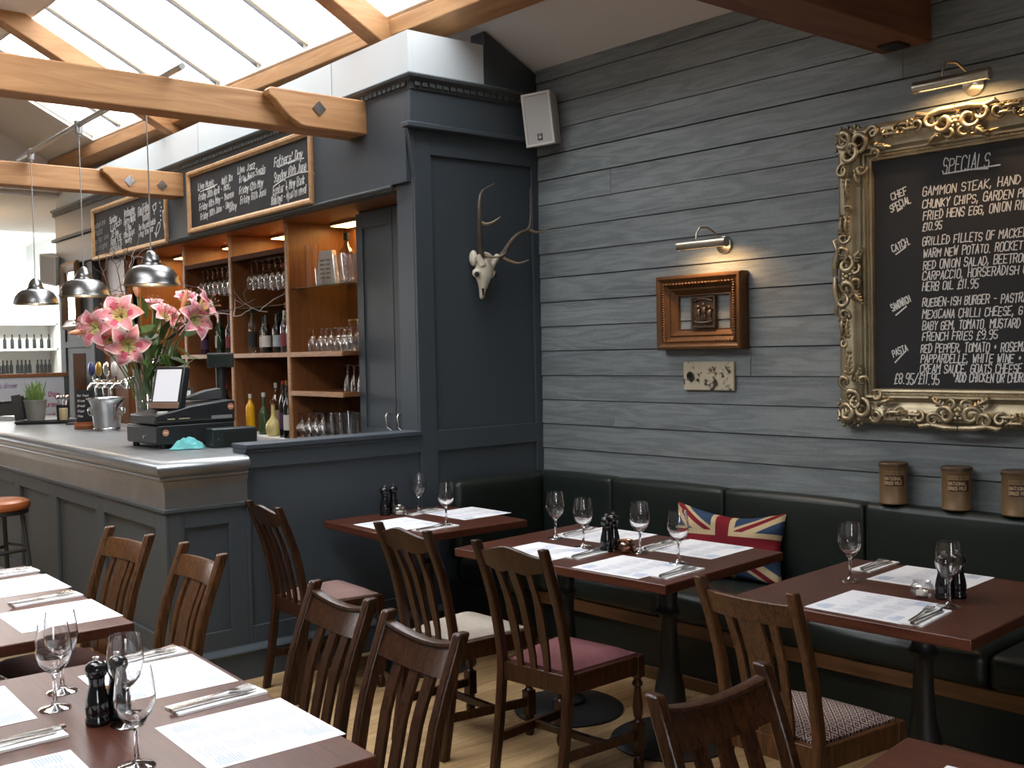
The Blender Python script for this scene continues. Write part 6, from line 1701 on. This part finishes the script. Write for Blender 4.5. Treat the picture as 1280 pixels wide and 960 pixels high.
# ------------------------------------------------------------------ tins along the top of the banquette
TINM = mat('old_tin', (.185, .115, .055), .45, .25, noise=.3, nscale=14)
def tin(s, label):
    t = thing('storage_tin', label, 'tin', T=WM @ Matrix.Translation((-.098, s, .886)) @ Matrix.Rotation(R(-52), 4, 'Z'))
    obj('can', MB().lathe([(0, 0), (.060, 0), (.062, .003), (.062, .006), (.060, .009), (.060, .158), (.062, .161), (.062, .164), (0, .164)], 32), TINM, t, smooth=40)
    obj('lid', MB().lathe([(0, .1645), (.0635, .1645), (.0635, .178), (.060, .182), (.05, .180), (0, .180)], 32), mat('dark_tin', (.09, .055, .03), .45, .3), t, smooth=40)
    mb = MB(); n = 12
    def patch(mb, a0, a1, z0, z1, r, mi):
        vs = []; fs = []
        for i in range(n + 1):
            a = a0 + (a1 - a0) * i / n
            for z in (z0, z1): vs.append((r * math.sin(a), -r * math.cos(a), z))
        for i in range(n): fs.append((i * 2, i * 2 + 2, i * 2 + 3, i * 2 + 1))
        mb.add(vs, fs, mi)
    patch(mb, -.78, .62, .082, .128, .0606, 0); obj('name_panel', mb, mat('maroon_print', (.045, .012, .012), .5), t, smooth=60)
    mb = MB(); lt = MB(); rr = random.Random(1)
    for k, (s_, z) in enumerate((('NATIONAL', .109), ('DRIED MILK', .089))):
        write(lt, s_, -.043, z, .013, .0098 if k == 0 else .0083, .0028, rnd=rr, slant=0, jit=.05)
    for k in range(2): write(lt, 'MINISTRY OF FOOD', -.046, .142 - k * .010, .005, .0062, .0010, rnd=rr, slant=0, jit=.05)
    vs = []
    for x, y, z in lt.v:
        a = x / .060 - .08; vs.append((.0612 * math.sin(a) * (1 - y * 0), -(.0612 - y) * math.cos(a), z))
    mb.add(vs, lt.f); obj('lettering', mb, mat('tin_cream', (.42, .30, .16), .6), t, smooth=0)
    return t
tin(sy(2.56), 'old dried milk tin on the banquette, leftmost, nearest the specials board corner')
tin(sy(2.275), 'old dried milk tin on the banquette below the middle of the specials board')
tin(sy(2.025), 'old dried milk tin cut off by the right edge of the picture')

# ------------------------------------------------------------------ flag cushion
mb = MB(); NX, NY = 168, 112; CW, CH = .58, .36
def flag(u, v):
    """0 cream, 1 blue, 2 red; u across -1..1, v up -1..1"""
    x, y = u * 1.5, v
    if abs(x) < .20 or abs(y) < .20: return 2
    if abs(x) < .345 or abs(y) < .345: return 0
    d = (y - x / 1.5) / math.hypot(1, 1 / 1.5) if x * y > 0 else (y + x / 1.5) / math.hypot(1, 1 / 1.5)
    if abs(d) < .20:
        sgn = 1 if x * y > 0 else -1
        q = d * (1 if x > 0 else -1) * sgn
        return 2 if -.02 < q < .115 else 0
    return 1
for side in (-1, 1):
    vs = []; fs = []; mi = []
    for i in range(NX + 1):
        for j in range(NY + 1):
            u, v = i / NX * 2 - 1, j / NY * 2 - 1
            th = .075 * (max(0, (1 - u ** 4)) * max(0, (1 - v ** 4))) ** .55
            pinch = 1 - .07 * (1 - abs(v)) * abs(u) ** 3; pv = 1 - .10 * (1 - u * u) * abs(v) ** 3
            wr_ = .012 * math.sin(5 * u + 2.2 * v) * (1 - u * u) + .008 * math.sin(9 * v - 4 * u + 1) * abs(u)
            sag = -.035 * (1 - abs(u - .25) ** 1.5) * max(0, v) ** 2
            vs.append((u * CW / 2 * pinch, side * (th + (wr_ if th > .004 else 0)), v * CH / 2 * pv + sag))
    for i in range(NX):
        for j in range(NY):
            a = i * (NY + 1) + j; q = (a, a + NY + 1, a + NY + 2, a + 1)
            fs.append(q if side < 0 else q[::-1]); mi.append(flag((i + .5) / NX * 2 - 1, (j + .5) / NY * 2 - 1))
    mb.add(vs, fs, mi)
LC = mat('flag_cream', (.48, .38, .23), .95, spec=.1, noise=.08, nscale=90, bump=.1); LB = mat('flag_blue', (.034, .060, .115), .95, spec=.1, noise=.15, nscale=90, bump=.1); LR = mat('flag_red', (.175, .017, .025), .95, spec=.1, noise=.12, nscale=90, bump=.1)
me = mb.mesh('cushion', [LC, LB, LR], 70)
cu = bpy.data.objects.new('cushion', me); COL.objects.link(cu)
cu.matrix_world = WM @ Matrix.Translation((-.245, -1.52, .627)) @ Matrix.Rotation(-PI / 2 + R(10), 4, 'Z') @ Matrix.Rotation(R(-14), 4, 'X') @ Matrix.Rotation(R(-1), 4, 'Y')
tag(cu, 'faded British flag cushion leaning on the green banquette', 'cushion')

# ------------------------------------------------------------------ stag skull on the column
sk = thing('stag_skull', 'bleached stag skull with dark antlers mounted on the panelled column', 'skull', (3.745, YP + .018, 2.03))
def so(x, z, y=0.0): return (x - 3.745, -y, z - 2.03)
bm = bmesh.new()
secs = [((3.748, 1.898), .010, .012, .035), ((3.748, 1.93), .016, .020, .045), ((3.748, 1.975), .024, .030, .055), ((3.748, 2.01), .040, .040, .06), ((3.752, 2.04), .064, .046, .055), ((3.757, 2.075), .060, .048, .055), ((3.765, 2.115), .052, .046, .055), ((3.77, 2.15), .050, .038, .048), ((3.77, 2.175), .030, .022, .04)]
mb = MB(); rings_ = []
for (x, z), rx, ry, yo in secs:
    ring = []
    for k in range(18):
        a = 2 * PI * k / 18; px_, py_ = rx * math.cos(a), ry * math.sin(a)
        ring.append((x - 3.745 + px_, -yo + py_, z - 2.03))
    rings_.append(ring)
mb.loft(rings_); sm_ = obj('skull', mb, BONE, sk, smooth=70, sub=1)
mb = MB()
for s in (-1, 1):
    c = (.008 + s * .062, -.075, .012)
    mb.ball((.008 + s * .055, -.058, .018), (.022, .030, .026), 0, 14, 10)
    mb.tube([(s * .03 + .01, -.08, .06), (s * .055 + .02, -.075, .095), (s * .075 + .028, -.07, .118)], [.024, .020, .019], 10)
obj('brow_bone', mb, BONE, sk, smooth=70)
mb = MB(); mb.ball((-.048, -.034, .105), (.022, .03, .046), 0, 12, 8); obj('cranium_lobe', mb, BONE, sk)
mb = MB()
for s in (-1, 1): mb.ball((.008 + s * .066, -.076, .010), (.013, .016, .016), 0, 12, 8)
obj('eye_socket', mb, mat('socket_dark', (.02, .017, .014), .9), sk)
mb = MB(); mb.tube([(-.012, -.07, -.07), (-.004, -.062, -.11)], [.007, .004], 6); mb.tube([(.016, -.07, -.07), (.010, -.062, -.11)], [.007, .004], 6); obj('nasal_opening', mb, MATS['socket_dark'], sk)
def antler(main, tines, rad):
    mb = MB()
    def smooth_pts(P):
        P = [Vector(p) for p in P]; out = []
        for i in range(len(P) - 1):
            p0, p1, p2, p3 = P[max(i - 1, 0)], P[i], P[i + 1], P[min(i + 2, len(P) - 1)]
            for k in range(6):
                u = k / 6; out.append(.5 * ((2 * p1) + (p2 - p0) * u + (2 * p0 - 5 * p1 + 4 * p2 - p3) * u * u + (3 * p1 - p0 - 3 * p2 + p3) * u ** 3))
        out.append(P[-1]); return out
    m = smooth_pts(main); n = len(m)
    mb.tube(m, [rad * (1.15 if i < 2 else 1) * (1 - .80 * (i / n) ** 1.6) for i in range(n)], 10)
    a = obj('antler', mb, HORN, sk, smooth=60)
    for tpts, r in tines:
        q = smooth_pts(tpts); mb = MB(); mb.tube(q, [r * (1 - .85 * i / len(q)) for i in range(len(q))], 8); obj('tine', mb, HORN2, a, smooth=60)
antler([so(3.727, 2.14, .075), so(3.708, 2.20, .09), so(3.682, 2.28, .12), so(3.668, 2.36, .14), so(3.668, 2.44, .14), so(3.705, 2.505, .12), so(3.815, 2.562, .09)],
       [([so(3.673, 2.335, .13), so(3.70, 2.318, .15), so(3.74, 2.330, .17), so(3.787, 2.362, .18)], .012), ([so(3.735, 2.155, .08), so(3.76, 2.138, .12), so(3.80, 2.140, .15), so(3.832, 2.162, .17)], .011)], .017)
antler([so(3.845, 2.135, .075), so(3.875, 2.165, .09), so(3.92, 2.235, .11), so(3.975, 2.282, .12), so(4.045, 2.312, .12), so(4.073, 2.40, .11), so(4.088, 2.56, .09)],
       [([so(4.045, 2.31, .12), so(4.085, 2.296, .13), so(4.13, 2.300, .14), so(4.172, 2.318, .15)], .011), ([so(3.865, 2.145, .08), so(3.91, 2.118, .11), so(3.96, 2.108, .13), so(4.016, 2.128, .15)], .012)], .017)

# ------------------------------------------------------------------ loudspeakers
def speaker(T, w_, h, d, label, logo=True):
    t = thing('loudspeaker', label, 'loudspeaker', T=T)
    mb = MB()
    mb.loft([[(-w_ / 2, 0, -h / 2), (w_ / 2, 0, -h / 2), (w_ / 2, 0, h / 2), (-w_ / 2, 0, h / 2)], [(-w_ * .45, d, -h * .47), (w_ * .45, d, -h * .47), (w_ * .45, d, h * .47), (-w_ * .45, d, h * .47)]])
    b = w_ * .07
    mb2 = MB(); obj('cabinet', mb, CREAM, t, .006)
    fr = MB()
    def ring(o, yv): return [(-w_ / 2 + o, yv, -h / 2 + o), (w_ / 2 - o, yv, -h / 2 + o), (w_ / 2 - o, yv, h / 2 - o), (-w_ / 2 + o, yv, h / 2 - o)]
    sec = [(0, 0), (0, -.012), (.004, -.014), (b, -.012), (b + .003, -.002), (b + .003, 0)]
    fr.loft([[ring(o, yv)[k] for o, yv in sec] for k in (0, 1, 2, 3, 0)], cap=False); obj('front_rim', fr, CREAM, t, smooth=30)
    g = MB(); g.box(-w_ / 2 + b, w_ / 2 - b, -.006, -.002, -h / 2 + b, h / 2 - b); obj('grille', g, GRILLE, t)
    br = MB(); br.tube([(0, d * .7, h * .3), (.0, d + .03, h * .38), (0, d + .05, h * .2)], .012, 8); br.ball((0, d + .03, 0), .03, 0, 10, 6); obj('bracket', br, CREAM, t)
    if logo:
        lg = MB(); lg.box(-.016, .016, -.008, -.005, -h / 2 + b + .018, -h / 2 + b + .058); o = obj('badge', lg, BLKPL, t, .003)
        l2 = MB(); l2.tube([(.009 * math.cos(a), -.009, -h / 2 + b + .036 + .009 * math.sin(a)) for a in [k * PI / 8 for k in range(17)]], .0016, 6); l2.box(-.004, .004, -.0095, -.008, -h / 2 + b + .030, -h / 2 + b + .042); l2.box(-.011, .011, -.0095, -.008, -h / 2 + b + .051, -h / 2 + b + .054)
        obj('badge_mark', l2, mat('badge_silver', (.5, .5, .5), .4), o)
    return t
def facing(pos, n, roll=0.0, pitch=0.0):
    n = Vector(n); yaw = math.atan2(n.x, -n.y)
    return Matrix.Translation(pos) @ Matrix.Rotation(yaw, 4, 'Z') @ Matrix.Rotation(pitch, 4, 'X') @ Matrix.Rotation(roll, 4, 'Y')
speaker(facing((4.075, 4.690, 2.945), (-.90, -.43), R(-3.5), R(6)), .182, .305, .12, 'cream loudspeaker high in the corner beside the column')
speaker(facing((3.20, 11.35, 2.52), (-.75, -.45), R(12), R(12)), .20, .30, .16, 'small cream loudspeaker at the far end beyond the bar', logo=False)
# ------------------------------------------------------------------ far end: whiteboard counter and bottle display
t = thing('service_counter', 'low white fronted counter with a brown ledge beyond the bar', 'counter', (2.9, 10.95, 0))
mb = MB(); mb.box(-.62, .34, 0, .12, 1.44, 1.475); obj('ledge', mb, SHELF, t, .003)
mb = MB(); mb.box(-.60, .32, .01, .10, 0, 1.44); obj('front_board', mb, mat('whiteboard', (.50, .52, .55), .3), t)
mb = MB(); mb.box(-.62, -.58, -.01, .12, 0, 1.44); mb.box(.30, .34, -.01, .12, 0, 1.44); obj('end_post', mb, PAINT_DK, t)
rr = random.Random(4)
for s, x, z, mi in (('Specials dinner', -.45, 1.34, 1), ('Fish + Chips', 0, 1.24, 0), ('two courses 12', -.02, 1.14, 0), ('cocktail', .12, 1.04, 0), ('Lunch', -.5, 1.22, 1), ('Lunch', -.5, 1.1, 1)):
    mb = MB(); write(mb, s, x, z, .045, .024, .007, rnd=rr, mi=mi)
    o = obj('pen_writing', mb, [mat('red_pen', (.55, .12, .2), .8), mat('violet_pen', (.35, .25, .45), .8)], t, smooth=0); o.location = (0, .009, 0); tag(o, None, None, None, 'stuff') if False else None
t = thing('bottle_display', 'white illuminated shelf unit of dark bottles at the far end of the room', 'shelving', (3.6, 14.9, 0))
mb = MB(); mb.box(-1.0, .68, .25, .30, 0, 2.3); obj('back_panel', mb, WHITEM, t)
for z in (.95, 1.16, 1.42, 1.76, 2.10):
    mb = MB(); mb.box(-1.0, .68, -.05, .25, z - .03, z); obj('shelf', mb, WHITEM, t)
for xa in (.66, -1.04): mb = MB(); mb.box(xa, xa + .04, -.05, .25, 0, 2.3); obj('side_panel', mb, WHITEM, t)
db = MB().lathe([(0, 0), (.022, 0), (.022, .11), (.009, .14), (.009, .19), (0, .19)], 12).mesh('display_bottle', mat('dark_bottle_far', (.018, .020, .020), .5, spec=.3), 40)
for k in range(8): put(db, 'bottle', 3.64 + k * .092, 14.97, 1.7605, 'dark bottle in the spaced row on the far white shelves', 'bottle', 'dark bottles spaced along the far shelf')
for k in range(12): put(db, 'bottle', 3.56 + k * .050 + (.03 if k > 3 else 0) + (.05 if k > 7 else 0), 14.97, 1.4205, 'dark bottle in the crowded lower row on the far white shelves', 'bottle', 'dark bottles crowded on the lower far shelf')
mb = MB(); mb.box(-.05, .05, -.05, .05, 0, .012); mb.tube([(0, 0, 0), (0, 0, .05)], .02, 10)
t = thing('downlight', 'small brass spotlight on the far ceiling', 'spotlight', (2.55, 12.9, 3.25))
obj('body', MB().lathe([(0, -.12), (.05, -.12), (.055, -.02), (.02, 0), (0, 0)], 18), BRASS, t); obj('lamp_face', MB().lathe([(0, -.124), (.044, -.124), (.044, -.1205), (0, -.1205)], 16), BULB, t)
l = bpy.data.lights.new('downlight_lamp', 'POINT'); l.energy = 22; l.color = (1, .68, .42); l.shadow_soft_size = .05
lo = bpy.data.objects.new('downlight_lamp', l); COL.objects.link(lo); lo.location = (2.55, 12.9, 3.05)
for z in (2.6, 2.0):  # added strips without fittings, brightening the far shelves from in front
    l = bpy.data.lights.new('display_fill', 'AREA'); l.shape = 'RECTANGLE'; l.size = 1.7; l.size_y = .1; l.energy = 26; l.color = (.95, 1, .97)
    lo = bpy.data.objects.new('display_fill', l); COL.objects.link(lo); lo.matrix_world = Matrix.Translation((3.45, 14.3, z + .4)) @ Matrix.Rotation(R(62), 4, 'X')
# door frame and post at the end of the bar wall
mb = MB(); mb.box(3.34, 3.44, 11.42, 11.52, 0, 3.25); struct('trim_5', mb, PALE, .004)
